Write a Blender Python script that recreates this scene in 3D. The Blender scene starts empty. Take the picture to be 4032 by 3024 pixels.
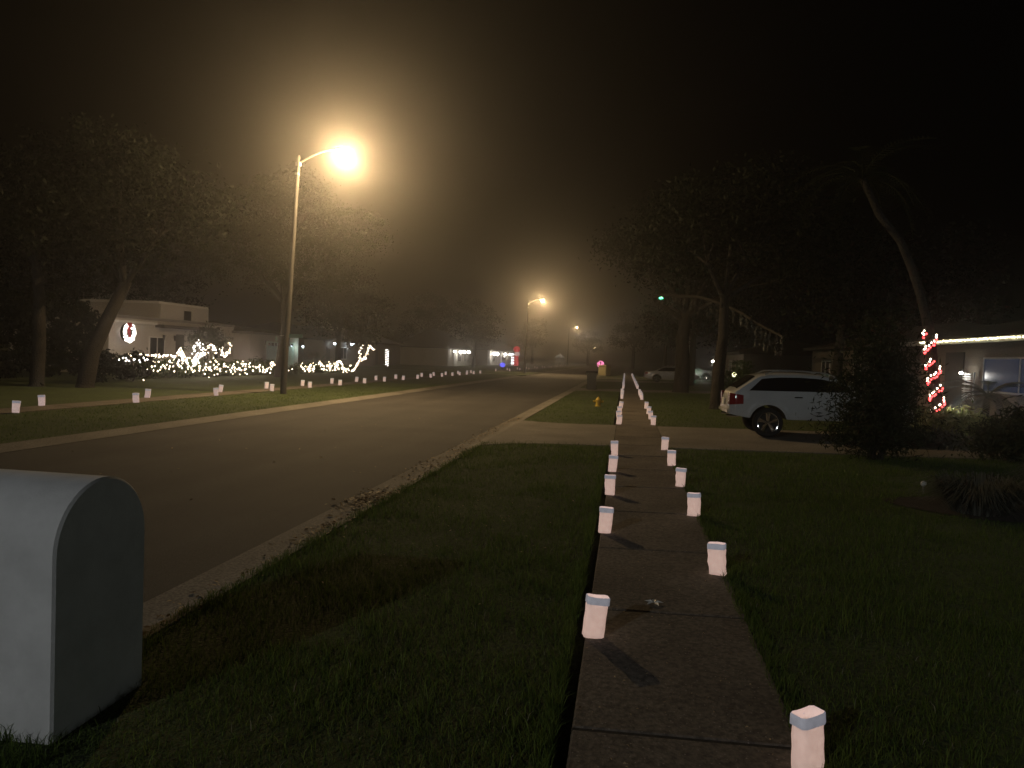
import bpy, math, random
import numpy as np
from mathutils import Vector, Matrix

random.seed(7)
RNG = np.random.default_rng(11)
SC = bpy.context.scene
COL = SC.collection
PI = math.pi

# ------------------------------------------------------------------ camera
CAM_H = 1.86
F = Vector((-0.14798158, 0.98832885, -0.03615995))
R = Vector((0.98897562, 0.14807842, 0.0))
U = Vector((-0.00535451, 0.0357613, 0.99934602))
ROLL = math.radians(2.2)
cr = R * math.cos(ROLL) + U * math.sin(ROLL)
cu = -R * math.sin(ROLL) + U * math.cos(ROLL)
cam_d = bpy.data.cameras.new("camera")
cam_d.sensor_width = 36
cam_d.lens = 26.5
cam_d.clip_end = 3000
cam = bpy.data.objects.new("camera", cam_d)
COL.objects.link(cam)
M = Matrix.Identity(4)
for i in range(3):
    M[i][0], M[i][1], M[i][2] = cr[i], cu[i], -F[i]
M[2][3] = CAM_H
cam.matrix_world = M
SC.camera = cam

# ------------------------------------------------------------------ night sky
world = bpy.data.worlds.new("World")
SC.world = world
world.use_nodes = True
wn = world.node_tree.nodes
wl = world.node_tree.links
sky = wn.new("ShaderNodeTexSky")
sky.sky_type = 'NISHITA'
sky.sun_disc = False
sky.sun_elevation = math.radians(-3.0)
sky.sun_rotation = math.radians(200)
wl.new(sky.outputs[0], wn["Background"].inputs[0])
wn["Background"].inputs[1].default_value = 0.004

SC.view_settings.view_transform = 'Standard'
SC.view_settings.look = 'None'
SC.view_settings.exposure = 0.0
SC.view_settings.gamma = 1.0
cy = SC.cycles
cy.use_light_tree = True
cy.max_bounces = 5
cy.diffuse_bounces = 2
cy.glossy_bounces = 3
cy.transmission_bounces = 3
cy.volume_bounces = 0
cy.transparent_max_bounces = 6
cy.sample_clamp_indirect = 2.0
cy.caustics_reflective = False
cy.caustics_refractive = False
cy.use_denoising = True

# power of every lit lamp, in one place
WARM = (1.0, 0.68, 0.33)
COOL = (0.95, 0.985, 1.0)
LAMP_W = 4300.0      # bowl glow, all round
BEAM_W = 2400.0      # reflector beam on the road
COOL_W = 4100.0
HAZE_D = 0.0037
HAZE_G = 0.90

# ------------------------------------------------------------------ materials
MATS = {}

def nt(name):
    m = bpy.data.materials.new(name)
    m.use_nodes = True
    n, l = m.node_tree.nodes, m.node_tree.links
    return m, n, l, n["Principled BSDF"]

def mat(name, col, rough=0.7, metal=0.0, col2=None, scale=8.0, detail=6.0, bump=0.0, bscale=None, coat=0.0, spec=0.5,
        contrast=(0.35, 0.65), stretch=None):
    if name in MATS:
        return MATS[name]
    m, n, l, b = nt(name)
    b.inputs["Roughness"].default_value = rough
    b.inputs["Metallic"].default_value = metal
    b.inputs["Coat Weight"].default_value = coat
    b.inputs["Coat Roughness"].default_value = 0.05
    b.inputs["Specular IOR Level"].default_value = spec
    b.inputs["Base Color"].default_value = (*col, 1)
    tc = n.new("ShaderNodeTexCoord")
    vec = tc.outputs["Object"]
    if stretch:
        mp = n.new("ShaderNodeMapping")
        mp.inputs["Scale"].default_value = stretch
        l.new(vec, mp.inputs[0])
        vec = mp.outputs[0]
    if col2:
        nz = n.new("ShaderNodeTexNoise")
        nz.inputs["Scale"].default_value = scale
        nz.inputs["Detail"].default_value = detail
        nz.inputs["Roughness"].default_value = 0.65
        l.new(vec, nz.inputs["Vector"])
        rp = n.new("ShaderNodeValToRGB")
        rp.color_ramp.elements[0].position, rp.color_ramp.elements[1].position = contrast
        rp.color_ramp.elements[0].color = (*col, 1)
        rp.color_ramp.elements[1].color = (*col2, 1)
        l.new(nz.outputs[0], rp.inputs[0])
        l.new(rp.outputs[0], b.inputs["Base Color"])
    if bump:
        nb = n.new("ShaderNodeTexNoise")
        nb.inputs["Scale"].default_value = bscale or scale * 3
        nb.inputs["Detail"].default_value = 8
        l.new(vec, nb.inputs["Vector"])
        bp = n.new("ShaderNodeBump")
        bp.inputs["Strength"].default_value = bump
        bp.inputs["Distance"].default_value = 0.02
        l.new(nb.outputs[0], bp.inputs["Height"])
        l.new(bp.outputs[0], b.inputs["Normal"])
    MATS[name] = m
    return m

def two_scale(name, cols, s1, s2, rough, bump, bscale, speck=None, dist=0.01):
    """base colour mixed by a large and a fine noise, with optional pale specks"""
    m, n, l, b = nt(name)
    b.inputs["Roughness"].default_value = rough
    tc = n.new("ShaderNodeTexCoord")
    a = n.new("ShaderNodeTexNoise"); a.inputs["Scale"].default_value = s1; a.inputs["Detail"].default_value = 5
    c = n.new("ShaderNodeTexNoise"); c.inputs["Scale"].default_value = s2; c.inputs["Detail"].default_value = 4
    for q in (a, c):
        l.new(tc.outputs["Object"], q.inputs["Vector"])
    r1 = n.new("ShaderNodeValToRGB")
    r1.color_ramp.elements[0].position, r1.color_ramp.elements[1].position = 0.3, 0.7
    r1.color_ramp.elements[0].color = (*cols[0], 1); r1.color_ramp.elements[1].color = (*cols[1], 1)
    l.new(a.outputs[0], r1.inputs[0])
    r2 = n.new("ShaderNodeValToRGB")
    r2.color_ramp.elements[0].position, r2.color_ramp.elements[1].position = 0.35, 0.68
    r2.color_ramp.elements[0].color = (0.55, 0.55, 0.55, 1); r2.color_ramp.elements[1].color = (1.3, 1.3, 1.3, 1)
    l.new(c.outputs[0], r2.inputs[0])
    mx = n.new("ShaderNodeMix"); mx.data_type = 'RGBA'; mx.blend_type = 'MULTIPLY'
    mx.inputs[0].default_value = 1.0
    l.new(r1.outputs[0], mx.inputs[6]); l.new(r2.outputs[0], mx.inputs[7])
    out = mx.outputs[2]
    if speck:
        v = n.new("ShaderNodeTexVoronoi"); v.inputs["Scale"].default_value = speck[0]
        l.new(tc.outputs["Object"], v.inputs["Vector"])
        r3 = n.new("ShaderNodeValToRGB")
        r3.color_ramp.elements[0].position, r3.color_ramp.elements[1].position = speck[1], speck[1] + 0.06
        r3.color_ramp.elements[0].color = (1, 1, 1, 1); r3.color_ramp.elements[1].color = (0, 0, 0, 1)
        l.new(v.outputs["Distance"], r3.inputs[0])
        m2 = n.new("ShaderNodeMix"); m2.data_type = 'RGBA'
        l.new(r3.outputs[0], m2.inputs[0]); l.new(out, m2.inputs[6]); m2.inputs[7].default_value = (*speck[2], 1)
        out = m2.outputs[2]
    l.new(out, b.inputs["Base Color"])
    nb = n.new("ShaderNodeTexNoise"); nb.inputs["Scale"].default_value = bscale; nb.inputs["Detail"].default_value = 7
    l.new(tc.outputs["Object"], nb.inputs["Vector"])
    bp = n.new("ShaderNodeBump"); bp.inputs["Strength"].default_value = bump; bp.inputs["Distance"].default_value = dist
    l.new(nb.outputs[0], bp.inputs["Height"]); l.new(bp.outputs[0], b.inputs["Normal"])
    MATS[name] = m
    return m

def glow(name, col, strength, sample=True):
    if name in MATS:
        return MATS[name]
    m, n, l, b = nt(name)
    b.inputs["Base Color"].default_value = (*[c * 0.5 for c in col], 1)
    b.inputs["Emission Color"].default_value = (*col, 1)
    b.inputs["Emission Strength"].default_value = strength
    if not sample:
        m.cycles.emission_sampling = 'NONE'
    MATS[name] = m
    return m

def paper(name, col, em_col, em):
    m, n, l, b = nt(name)
    b.inputs["Roughness"].default_value = 0.85
    b.inputs["Base Color"].default_value = (*col, 1)
    tc = n.new("ShaderNodeTexCoord")
    nz = n.new("ShaderNodeTexNoise"); nz.inputs["Scale"].default_value = 22; nz.inputs["Detail"].default_value = 6
    l.new(tc.outputs["Object"], nz.inputs["Vector"])
    mr = n.new("ShaderNodeMapRange"); mr.inputs[1].default_value = 0.3; mr.inputs[2].default_value = 0.7
    mr.inputs[3].default_value = em * 0.78; mr.inputs[4].default_value = em * 1.15
    l.new(nz.outputs[0], mr.inputs[0])
    b.inputs["Emission Color"].default_value = (*em_col, 1)
    l.new(mr.outputs[0], b.inputs["Emission Strength"])
    bp = n.new("ShaderNodeBump"); bp.inputs["Strength"].default_value = 0.5; bp.inputs["Distance"].default_value = 0.01
    l.new(nz.outputs[0], bp.inputs["Height"]); l.new(bp.outputs[0], b.inputs["Normal"])
    MATS[name] = m
    return m

def leafmat(name, c1, c2, trans=0.25, rough=0.6):
    m, n, l, b = nt(name)
    b.inputs["Roughness"].default_value = rough
    b.inputs["Specular IOR Level"].default_value = 0.12
    g = n.new("ShaderNodeNewGeometry")
    rp = n.new("ShaderNodeValToRGB")
    rp.color_ramp.elements[0].color = (*c1, 1); rp.color_ramp.elements[1].color = (*c2, 1)
    l.new(g.outputs["Random Per Island"], rp.inputs[0])
    l.new(rp.outputs[0], b.inputs["Base Color"])
    tr = n.new("ShaderNodeBsdfTranslucent")
    l.new(rp.outputs[0], tr.inputs[0])
    mx = n.new("ShaderNodeMixShader"); mx.inputs[0].default_value = trans
    l.new(b.outputs[0], mx.inputs[1]); l.new(tr.outputs[0], mx.inputs[2])
    l.new(mx.outputs[0], n["Material Output"].inputs[0])
    MATS[name] = m
    return m

two_scale("asphalt", ((0.042, 0.039, 0.036), (0.074, 0.068, 0.062)), 0.45, 90, 0.85, 0.6, 130, (26, 0.10, (0.09, 0.085, 0.08)))
_m = MATS["asphalt"]; _n, _l = _m.node_tree.nodes, _m.node_tree.links
_tc = _n.new("ShaderNodeTexCoord"); _mp = _n.new("ShaderNodeMapping"); _mp.inputs["Scale"].default_value = (1.1, .05, 1)
_nz = _n.new("ShaderNodeTexNoise"); _nz.inputs["Scale"].default_value = 1.0; _nz.inputs["Detail"].default_value = 5
_mr = _n.new("ShaderNodeMapRange"); _mr.inputs[1].default_value = .3; _mr.inputs[2].default_value = .7; _mr.inputs[3].default_value = .72; _mr.inputs[4].default_value = 1.22
_mx = _n.new("ShaderNodeMix"); _mx.data_type = 'RGBA'; _mx.blend_type = 'MULTIPLY'; _mx.inputs[0].default_value = 1
_src = _n["Principled BSDF"].inputs["Base Color"].links[0].from_socket
_l.new(_tc.outputs["Object"], _mp.inputs[0]); _l.new(_mp.outputs[0], _nz.inputs["Vector"]); _l.new(_nz.outputs[0], _mr.inputs[0])
_l.new(_src, _mx.inputs[6]); _l.new(_mr.outputs[0], _mx.inputs[7]); _l.new(_mx.outputs[2], _n["Principled BSDF"].inputs["Base Color"])
two_scale("light_pool_asphalt", ((0.12, 0.112, 0.1), (0.16, 0.15, 0.135)), 0.3, 60, 0.85, 0.5, 110)  # asphalt lightened to stand in for lamplight on the road
two_scale("concrete", ((0.16, 0.145, 0.125), (0.26, 0.24, 0.21)), 0.7, 45, 0.85, 0.5, 70)
two_scale("old_concrete", ((0.10, 0.082, 0.064), (0.20, 0.172, 0.14)), 0.9, 30, 0.9, 0.9, 60, (30, 0.10, (0.3, 0.27, 0.24)))
two_scale("lawn_soil", ((0.045, 0.068, 0.016), (0.08, 0.11, 0.028)), 0.6, 28, 0.95, 1.0, 45, None, 0.05)
two_scale("joint_dirt", ((0.012, 0.010, 0.008), (0.03, 0.025, 0.02)), 4, 40, 0.95, 0.6, 60)
two_scale("mulch_soil", ((0.03, 0.022, 0.016), (0.06, 0.045, 0.035)), 3, 40, 0.95, 1.0, 60, None, 0.04)
mat("stucco", (0.57, 0.57, 0.56), 0.85, 0, (0.69, 0.69, 0.68), 3.5, bump=0.12, bscale=90)
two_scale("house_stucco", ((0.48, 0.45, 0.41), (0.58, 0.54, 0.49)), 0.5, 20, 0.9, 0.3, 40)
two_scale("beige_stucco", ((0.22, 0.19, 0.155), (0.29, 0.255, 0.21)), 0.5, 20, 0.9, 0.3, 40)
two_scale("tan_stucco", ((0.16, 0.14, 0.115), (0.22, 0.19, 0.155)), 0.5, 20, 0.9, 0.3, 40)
two_scale("roof_tile", ((0.05, 0.043, 0.038), (0.09, 0.075, 0.062)), 2, 12, 0.85, 0.8, 12, None, 0.05)
two_scale("pale_roof", ((0.2, 0.185, 0.165), (0.3, 0.275, 0.245)), 2, 14, 0.85, 0.6, 14, None, 0.04)
two_scale("pole_concrete", ((0.06, 0.056, 0.05), (0.095, 0.088, 0.078)), 2, 60, 0.8, 0.3, 90)
two_scale("bark", ((0.022, 0.018, 0.014), (0.05, 0.042, 0.034)), 3, 25, 0.95, 1.0, 22, None, 0.08)
two_scale("palm_bark", ((0.02, 0.018, 0.015), (0.042, 0.037, 0.032)), 3, 18, 0.95, 1.0, 16, None, 0.06)
leafmat("oak_leaf", (0.016, 0.022, 0.009), (0.045, 0.052, 0.021))
leafmat("dark_leaf", (0.006, 0.009, 0.005), (0.016, 0.021, 0.010))
leafmat("shrub_leaf", (0.03, 0.055, 0.018), (0.1, 0.13, 0.04))
leafmat("silver_leaf", (0.10, 0.11, 0.09), (0.2, 0.2, 0.17))
leafmat("variegated_leaf", (0.12, 0.15, 0.05), (0.34, 0.34, 0.16))
leafmat("grass_blade", (0.05, 0.088, 0.014), (0.15, 0.21, 0.05), 0.45, 0.5)
leafmat("pale_blade", (0.16, 0.16, 0.1), (0.3, 0.27, 0.19), 0.2, 0.6)
leafmat("dead_leaf", (0.10, 0.06, 0.03), (0.62, 0.48, 0.28), 0.1, 0.6)
leafmat("moss", (0.12, 0.12, 0.11), (0.2, 0.2, 0.18), 0.2, 0.9)
mat("galvanised", (0.36, 0.36, 0.35), 0.45, 0.6, (0.5, 0.5, 0.48), 20)
mat("lamp_housing", (0.28, 0.28, 0.27), 0.5, 0.4, (0.36, 0.36, 0.34), 12)
mat("car_white", (0.52, 0.53, 0.53), 0.3, 0.0, (0.55, 0.56, 0.56), 3, coat=1.0)
mat("car_silver", (0.5, 0.5, 0.51), 0.32, 0.35, (0.54, 0.54, 0.55), 3, coat=1.0)
mat("tinted_glass", (0.006, 0.006, 0.007), 0.05, 0, (0.009, 0.009, 0.010), 2, spec=0.5)
mat("tyre_rubber", (0.014, 0.014, 0.014), 0.85, 0, (0.022, 0.022, 0.022), 30, bump=0.3)
mat("chrome", (0.75, 0.75, 0.76), 0.12, 1.0, (0.8, 0.8, 0.8), 10)
mat("black_plastic", (0.014, 0.014, 0.015), 0.6, 0, (0.024, 0.024, 0.024), 15, bump=0.15)
mat("red_lens", (0.22, 0.006, 0.012), 0.12, 0, (0.3, 0.01, 0.018), 6, coat=1.0)
mat("amber_lens", (0.7, 0.3, 0.05), 0.15, 0, (0.75, 0.36, 0.08), 6, coat=1.0)
mat("plate_white", (0.74, 0.74, 0.70), 0.5, 0, (0.8, 0.8, 0.76), 30)
mat("hydrant_yellow", (0.55, 0.38, 0.03), 0.5, 0, (0.65, 0.46, 0.05), 14, bump=0.2)
mat("bin_plastic", (0.016, 0.019, 0.024), 0.55, 0, (0.026, 0.03, 0.036), 10, bump=0.1)
mat("cabinet_paint", (0.42, 0.37, 0.2), 0.6, 0, (0.5, 0.44, 0.25), 5, bump=0.1)
mat("dark_door", (0.022, 0.02, 0.018), 0.5, 0, (0.035, 0.031, 0.028), 6, bump=0.1)
mat("dark_trim", (0.05, 0.042, 0.034), 0.7, 0, (0.075, 0.063, 0.052), 6)
mat("white_trim", (0.6, 0.58, 0.55), 0.6, 0, (0.68, 0.66, 0.62), 6)
mat("garage_paint", (0.6, 0.72, 0.66), 0.55, 0, (0.66, 0.77, 0.71), 2, bump=0.05)
mat("red_ribbon", (0.45, 0.015, 0.03), 0.5, 0, (0.55, 0.025, 0.04), 14)
mat("sign_green", (0.28, 0.42, 0.36), 0.4, 0, (0.33, 0.48, 0.41), 6)
mat("wire_green", (0.012, 0.02, 0.012), 0.7, 0, (0.02, 0.03, 0.018), 10)
mat("white_shutter", (0.62, 0.63, 0.64), 0.5, 0, (0.68, 0.69, 0.7), 8)
mat("grey_tarp", (0.2, 0.2, 0.2), 0.8, 0, (0.28, 0.28, 0.28), 5, bump=0.3)
paper("lantern_paper", (0.6, 0.55, 0.53), (1.0, 0.70, 0.63), 0.38)
paper("lit_paper", (0.5, 0.46, 0.45), (1.0, 0.70, 0.60), 0.27)
_n, _l = MATS["lit_paper"].node_tree.nodes, MATS["lit_paper"].node_tree.links
_t = _n.new("ShaderNodeBsdfTranslucent"); _t.inputs[0].default_value = (.34, .30, .27, 1)
_a = _n.new("ShaderNodeAddShader")
_l.new(_n["Principled BSDF"].outputs[0], _a.inputs[0]); _l.new(_t.outputs[0], _a.inputs[1])
_l.new(_a.outputs[0], _n["Material Output"].inputs[0])
paper("cuff_paper", (0.70, 0.70, 0.72), (0.88, 0.86, 1.0), 0.15)  # bluish emission stands in for cool ambient light on the fold
glow("warm_bulb", (1.0, 0.8, 0.58), 18)
glow("white_bulb", (1.0, 0.9, 0.82), 18)
glow("red_bulb", (1.0, 0.06, 0.06), 8)
glow("yellow_bulb", (1.0, 0.93, 0.55), 9)
glow("sodium_lens", (1.0, 0.72, 0.36), 60, False)
glow("led_lens", (0.8, 0.92, 1.0), 30, False)
glow("porch_lens", (1.0, 0.93, 0.82), 20)
glow("cold_lens", (0.75, 0.88, 1.0), 20)
glow("green_lens", (0.1, 1.0, 0.45), 8)
glow("blue_lens", (0.12, 0.12, 1.0), 1.6)
glow("pink_lens", (1.0, 0.25, 0.5), 2.2)
glow("red_fabric", (1.0, 0.04, 0.07), 0.42)
glow("white_fabric", (1.0, 0.7, 0.66), 0.5)
glow("blue_sheen_window", (0.2, 0.36, 0.8), 0.035)  # weak blue emission stands in for a reflection on the panes
MATS["blue_sheen_window"].node_tree.nodes["Principled BSDF"].inputs["Base Color"].default_value = (.012, .018, .035, 1)
MATS["blue_sheen_window"].node_tree.nodes["Principled BSDF"].inputs["Roughness"].default_value = .25
glow("gazebo_glow", (1.0, 0.95, 0.85), 0.12)  # posts and roof emit, in place of lamplight falling on them

# ------------------------------------------------------------------ mesh helpers
class MB:
    def __init__(self):
        self.v, self.f, self.mi = [], [], []
        self.cur = 0

    def add(self, vs, fs):
        o = len(self.v)
        self.v.extend([tuple(p) for p in vs])
        for q in fs:
            self.f.append([i + o for i in q])
            self.mi.append(self.cur)

    def box(self, c, s, rz=0.0, bev=0.0):
        x, y, z = s[0] / 2, s[1] / 2, s[2] / 2
        ca, sa = math.cos(rz), math.sin(rz)
        if bev:
            b = bev
            ring = [(-x + b, -y), (x - b, -y), (x, -y + b), (x, y - b), (x - b, y), (-x + b, y), (-x, y - b), (-x, -y + b)]
            inn = [(px * (1 - b / x), py * (1 - b / y)) for px, py in ring]
            lv = [(inn, -z), (ring, -z + b), (ring, z - b), (inn, z)]
            vs = [(c[0] + px * ca - py * sa, c[1] + px * sa + py * ca, c[2] + zz) for rg, zz in lv for px, py in rg]
            fs = [list(range(7, -1, -1)), list(range(24, 32))]
            for k in range(3):
                for i in range(8):
                    j = (i + 1) % 8
                    fs.append([k * 8 + i, k * 8 + j, k * 8 + 8 + j, k * 8 + 8 + i])
            self.add(vs, fs)
            return self
        vs = []
        for zz in (-z, z):
            for px, py in ((-x, -y), (x, -y), (x, y), (-x, y)):
                vs.append((c[0] + px * ca - py * sa, c[1] + px * sa + py * ca, c[2] + zz))
        self.add(vs, [[3, 2, 1, 0], [4, 5, 6, 7], [0, 1, 5, 4], [1, 2, 6, 5], [2, 3, 7, 6], [3, 0, 4, 7]])
        return self

    def box2(self, lo, hi, bev=0.0):
        return self.box([(a + b) / 2 for a, b in zip(lo, hi)], [b - a for a, b in zip(lo, hi)], 0, bev)

    def tube(self, pts, rad, n=10, caps=True):
        pts = [Vector(p) for p in pts]
        if not hasattr(rad, '__len__'):
            rad = [rad] * len(pts)
        vs, fs = [], []
        ref = Vector((0.13, 0.27, 0.95))
        for i, p in enumerate(pts):
            t = (pts[min(i + 1, len(pts) - 1)] - pts[max(i - 1, 0)]).normalized()
            if abs(t.dot(ref)) > 0.97:
                a = t.cross(Vector((1, 0, 0.1))).normalized()
            else:
                a = t.cross(ref).normalized()
            b = t.cross(a)
            for k in range(n):
                w = 2 * PI * k / n
                vs.append(p + (a * math.cos(w) + b * math.sin(w)) * rad[i])
        for i in range(len(pts) - 1):
            for k in range(n):
                j = (k + 1) % n
                fs.append([i * n + k, i * n + j, (i + 1) * n + j, (i + 1) * n + k])
        if caps:
            fs.append(list(range(n - 1, -1, -1)))
            fs.append(list(range((len(pts) - 1) * n, len(pts) * n)))
        self.add(vs, fs)
        return self

    def lathe(self, prof, c=(0, 0, 0), n=20, axis='z'):
        vs, fs = [], []
        for r, h in prof:
            for k in range(n):
                w = 2 * PI * k / n
                a, b = r * math.cos(w), r * math.sin(w)
                if axis == 'z':
                    q = (a, b, h)
                elif axis == 'y':
                    q = (a, h, b)
                else:
                    q = (h, a, b)
                vs.append((c[0] + q[0], c[1] + q[1], c[2] + q[2]))
        for i in range(len(prof) - 1):
            for k in range(n):
                j = (k + 1) % n
                fs.append([i * n + k, i * n + j, (i + 1) * n + j, (i + 1) * n + k])
        self.add(vs, fs)
        return self

    def ball(self, c, r, nu=10, nv=7, sc=(1, 1, 1)):
        prof = []
        vs, fs = [], []
        for i in range(nv + 1):
            th = PI * i / nv
            for k in range(nu):
                w = 2 * PI * k / nu
                vs.append((c[0] + r * sc[0] * math.sin(th) * math.cos(w), c[1] + r * sc[1] * math.sin(th) * math.sin(w),
                           c[2] + r * sc[2] * math.cos(th)))
        for i in range(nv):
            for k in range(nu):
                j = (k + 1) % nu
                fs.append([i * nu + k, (i + 1) * nu + k, (i + 1) * nu + j, i * nu + j])
        self.add(vs, fs)
        return self

    def octa(self, c, r):
        x, y, z = c
        self.add([(x + r, y, z), (x, y + r, z), (x - r, y, z), (x, y - r, z), (x, y, z + r * 1.2), (x, y, z - r * 1.2)],
                 [[0, 1, 4], [1, 2, 4], [2, 3, 4], [3, 0, 4], [1, 0, 5], [2, 1, 5], [3, 2, 5], [0, 3, 5]])
        return self

    def prism(self, poly, a, b, axis='y'):
        """closed 2-D outline pushed from a to b along an axis"""
        n = len(poly)
        def mk(p, h):
            if axis == 'y':
                return (p[0], h, p[1])
            if axis == 'x':
                return (h, p[0], p[1])
            return (p[0], p[1], h)
        vs = [mk(p, a) for p in poly] + [mk(p, b) for p in poly]
        fs = [list(range(n - 1, -1, -1)), list(range(n, 2 * n))]
        for i in range(n):
            j = (i + 1) % n
            fs.append([i, j, n + j, n + i])
        self.add(vs, fs)
        return self

    def grid(self, fn, us, vs_):
        vs = [fn(u, v) for u in us for v in vs_]
        m = len(vs_)
        fs = [[i * m + j, (i + 1) * m + j, (i + 1) * m + j + 1, i * m + j + 1] for i in range(len(us) - 1) for j in range(m - 1)]
        self.add(vs, fs)
        return self

    def build(self, name, mats, parent=None, smooth=False, fix=True):
        me = bpy.data.meshes.new(name)
        me.from_pydata(self.v, [], self.f)
        if not isinstance(mats, (list, tuple)):
            mats = [mats]
        for q in mats:
            me.materials.append(MATS[q] if isinstance(q, str) else q)
        if len(mats) > 1:
            me.polygons.foreach_set("material_index", self.mi)
        if fix:
            import bmesh
            bm = bmesh.new(); bm.from_mesh(me)
            bmesh.ops.recalc_face_normals(bm, faces=bm.faces)
            bm.to_mesh(me); bm.free()
        if smooth:
            me.polygons.foreach_set("use_smooth", [True] * len(me.polygons))
            if smooth != 'all':
                me.set_sharp_from_angle(angle=math.radians(38))
        me.update()
        o = bpy.data.objects.new(name, me)
        COL.objects.link(o)
        if parent:
            o.parent = parent
        return o

def np_mesh(name, V, quads, tris, matname, parent=None):
    me = bpy.data.meshes.new(name)
    nq, ntri = len(quads), len(tris)
    me.vertices.add(len(V)); me.vertices.foreach_set("co", np.asarray(V, dtype=np.float32).ravel())
    loops = np.concatenate([np.asarray(quads, dtype=np.int32).ravel(), np.asarray(tris, dtype=np.int32).ravel()])
    me.loops.add(len(loops)); me.loops.foreach_set("vertex_index", loops)
    st = np.concatenate([np.arange(nq) * 4, nq * 4 + np.arange(ntri) * 3]).astype(np.int32)
    me.polygons.add(nq + ntri)
    me.polygons.foreach_set("loop_start", st)
    me.update(calc_edges=True)
    me.validate()
    me.materials.append(MATS[matname])
    o = bpy.data.objects.new(name, me)
    COL.objects.link(o)
    if parent:
        o.parent = parent
    return o

def leaves(centers, size, aspect=0.5, flat=0.0, bend=None):
    """one quad (diamond) per centre, random orientation"""
    n = len(centers)
    d = RNG.normal(size=(n, 3)); d[:, 2] *= (1 - flat)
    d /= np.linalg.norm(d, axis=1)[:, None] + 1e-9
    e = RNG.normal(size=(n, 3))
    e -= d * np.sum(e * d, axis=1)[:, None]
    e /= np.linalg.norm(e, axis=1)[:, None] + 1e-9
    s = (size * RNG.uniform(0.6, 1.35, n))[:, None]
    V = np.stack([centers - d * s, centers - e * s * aspect, centers + d * s, centers + e * s * aspect], 1).reshape(-1, 3)
    return V, np.arange(n * 4).reshape(-1, 4)

def clumps(blobs, nclump, per, spread, shell=0.55):
    out = []
    tot = sum(b[1][0] * b[1][1] * b[1][2] for b in blobs)
    for c, r in blobs:
        k = max(3, int(nclump * r[0] * r[1] * r[2] / tot))
        d = RNG.normal(size=(k, 3)); d /= np.linalg.norm(d, axis=1)[:, None]
        rad = shell + (1 - shell) * RNG.random(k) ** 0.5
        cc = np.array(c) + d * rad[:, None] * np.array(r)
        w = RNG.uniform(0.5, 1.5, k) * spread
        pts = cc[:, None, :] + RNG.normal(size=(k, per, 3)) * w[:, None, None] * np.array([1, 1, 0.6])
        keep = RNG.random((k, per)) < RNG.uniform(0.35, 1.0, k)[:, None]
        out.append(pts[keep])
    return np.concatenate(out)

# ------------------------------------------------------------------ naming
def tag(o, label=None, cat=None, group=None, kind=None):
    if label:
        assert len(label.split()) <= 16, label
        o['label'] = label
    if cat: o['category'] = cat
    if group: o['group'] = group
    if kind: o['kind'] = kind
    return o

def thing(name, label, cat, loc=(0, 0, 0), rz=0.0, group=None):
    o = bpy.data.objects.new(name, None)
    o.empty_display_size = 0.2
    COL.objects.link(o)
    o.location = loc
    o.rotation_euler = (0, 0, rz)
    return tag(o, label, cat, group)

def dup(root, loc, rz=None, label=None, scale=None, group=None):
    r = root.copy(); COL.objects.link(r)
    r.location = loc
    if rz is not None: r.rotation_euler = (root.rotation_euler[0], root.rotation_euler[1], rz)
    if scale: r.scale = (scale, scale, scale)
    if label: r['label'] = label
    if group: r['group'] = group
    for ch in list(root.children):
        c = ch.copy(); COL.objects.link(c); c.parent = r
        for g in list(ch.children):
            d = g.copy(); COL.objects.link(d); d.parent = c
    return r

def struct(o):
    o['kind'] = 'structure'
    return o

def light(name, loc, color, power, radius=0.1, parent=None, spot=None, rot=None):
    ld = bpy.data.lights.new(name, 'SPOT' if spot else 'POINT')
    ld.color = color; ld.energy = power; ld.shadow_soft_size = radius
    if spot:
        ld.spot_size = math.radians(spot); ld.spot_blend = 0.8
    o = bpy.data.objects.new(name, ld)
    COL.objects.link(o)
    o.location = loc
    if rot: o.rotation_euler = rot
    if parent: o.parent = parent
    return o

def gz(x):
    """the land rises gently from the kerb to the houses on the right"""
    return 0.02 * min(max(x - 0.3, -3.3), 12.0)

# ================================================================== SETTING
Y0, Y1 = -110.0, 640.0
LG = -0.05          # lawn level on the far side of the street
RZ = -0.10          # road surface
# ground: one sheet, dropped under the road and the walk
sec = [(-330, LG), (-10.86, LG), (-10.80, -0.4), (-3.08, -0.4), (-2.99, gz(-2.99)), (-1.6, gz(-1.6) + 0.015), (-0.285, gz(-0.28)),
       (-0.27, -0.09), (0.90, -0.09), (0.93, gz(0.93)), (3, gz(3)), (6, gz(6)), (12.3, gz(12.3)), (330, gz(13))]
g = MB()
ys = [Y0, -20, 0, 10, 20, 40, 80, 160, 320, Y1]
g.grid(lambda i, y: (sec[i][0], y, sec[i][1]), range(len(sec)), ys)
struct(g.build("ground", "lawn_soil"))

r = MB()
r.grid(lambda x, y: (x, y, RZ - 0.02 * ((x + 6.9) / 3.5) ** 2 + 0.02), np.linspace(-10.36, -3.48, 9), [Y0, -20, 0, 6, 12, 25, 50, 100, 200, Y1])
struct(r.build("road", "asphalt", smooth='all'))
r = MB()
r.grid(lambda x, y: (x, y, RZ - 0.02 * ((x + 6.9) / 3.5) ** 2 + 0.024), np.linspace(-10.3, -3.55, 9), [72, 82, 90, 98])
struct(r.build("road_light_pool", "light_pool_asphalt", smooth='all'))  # pool of light under the second lamp, painted as a paler strip
r = MB()
r.box2((-90, 81.0, -0.3), (-10.40, 91.0, -0.088))
struct(r.build("side_road", "asphalt"))

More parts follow.
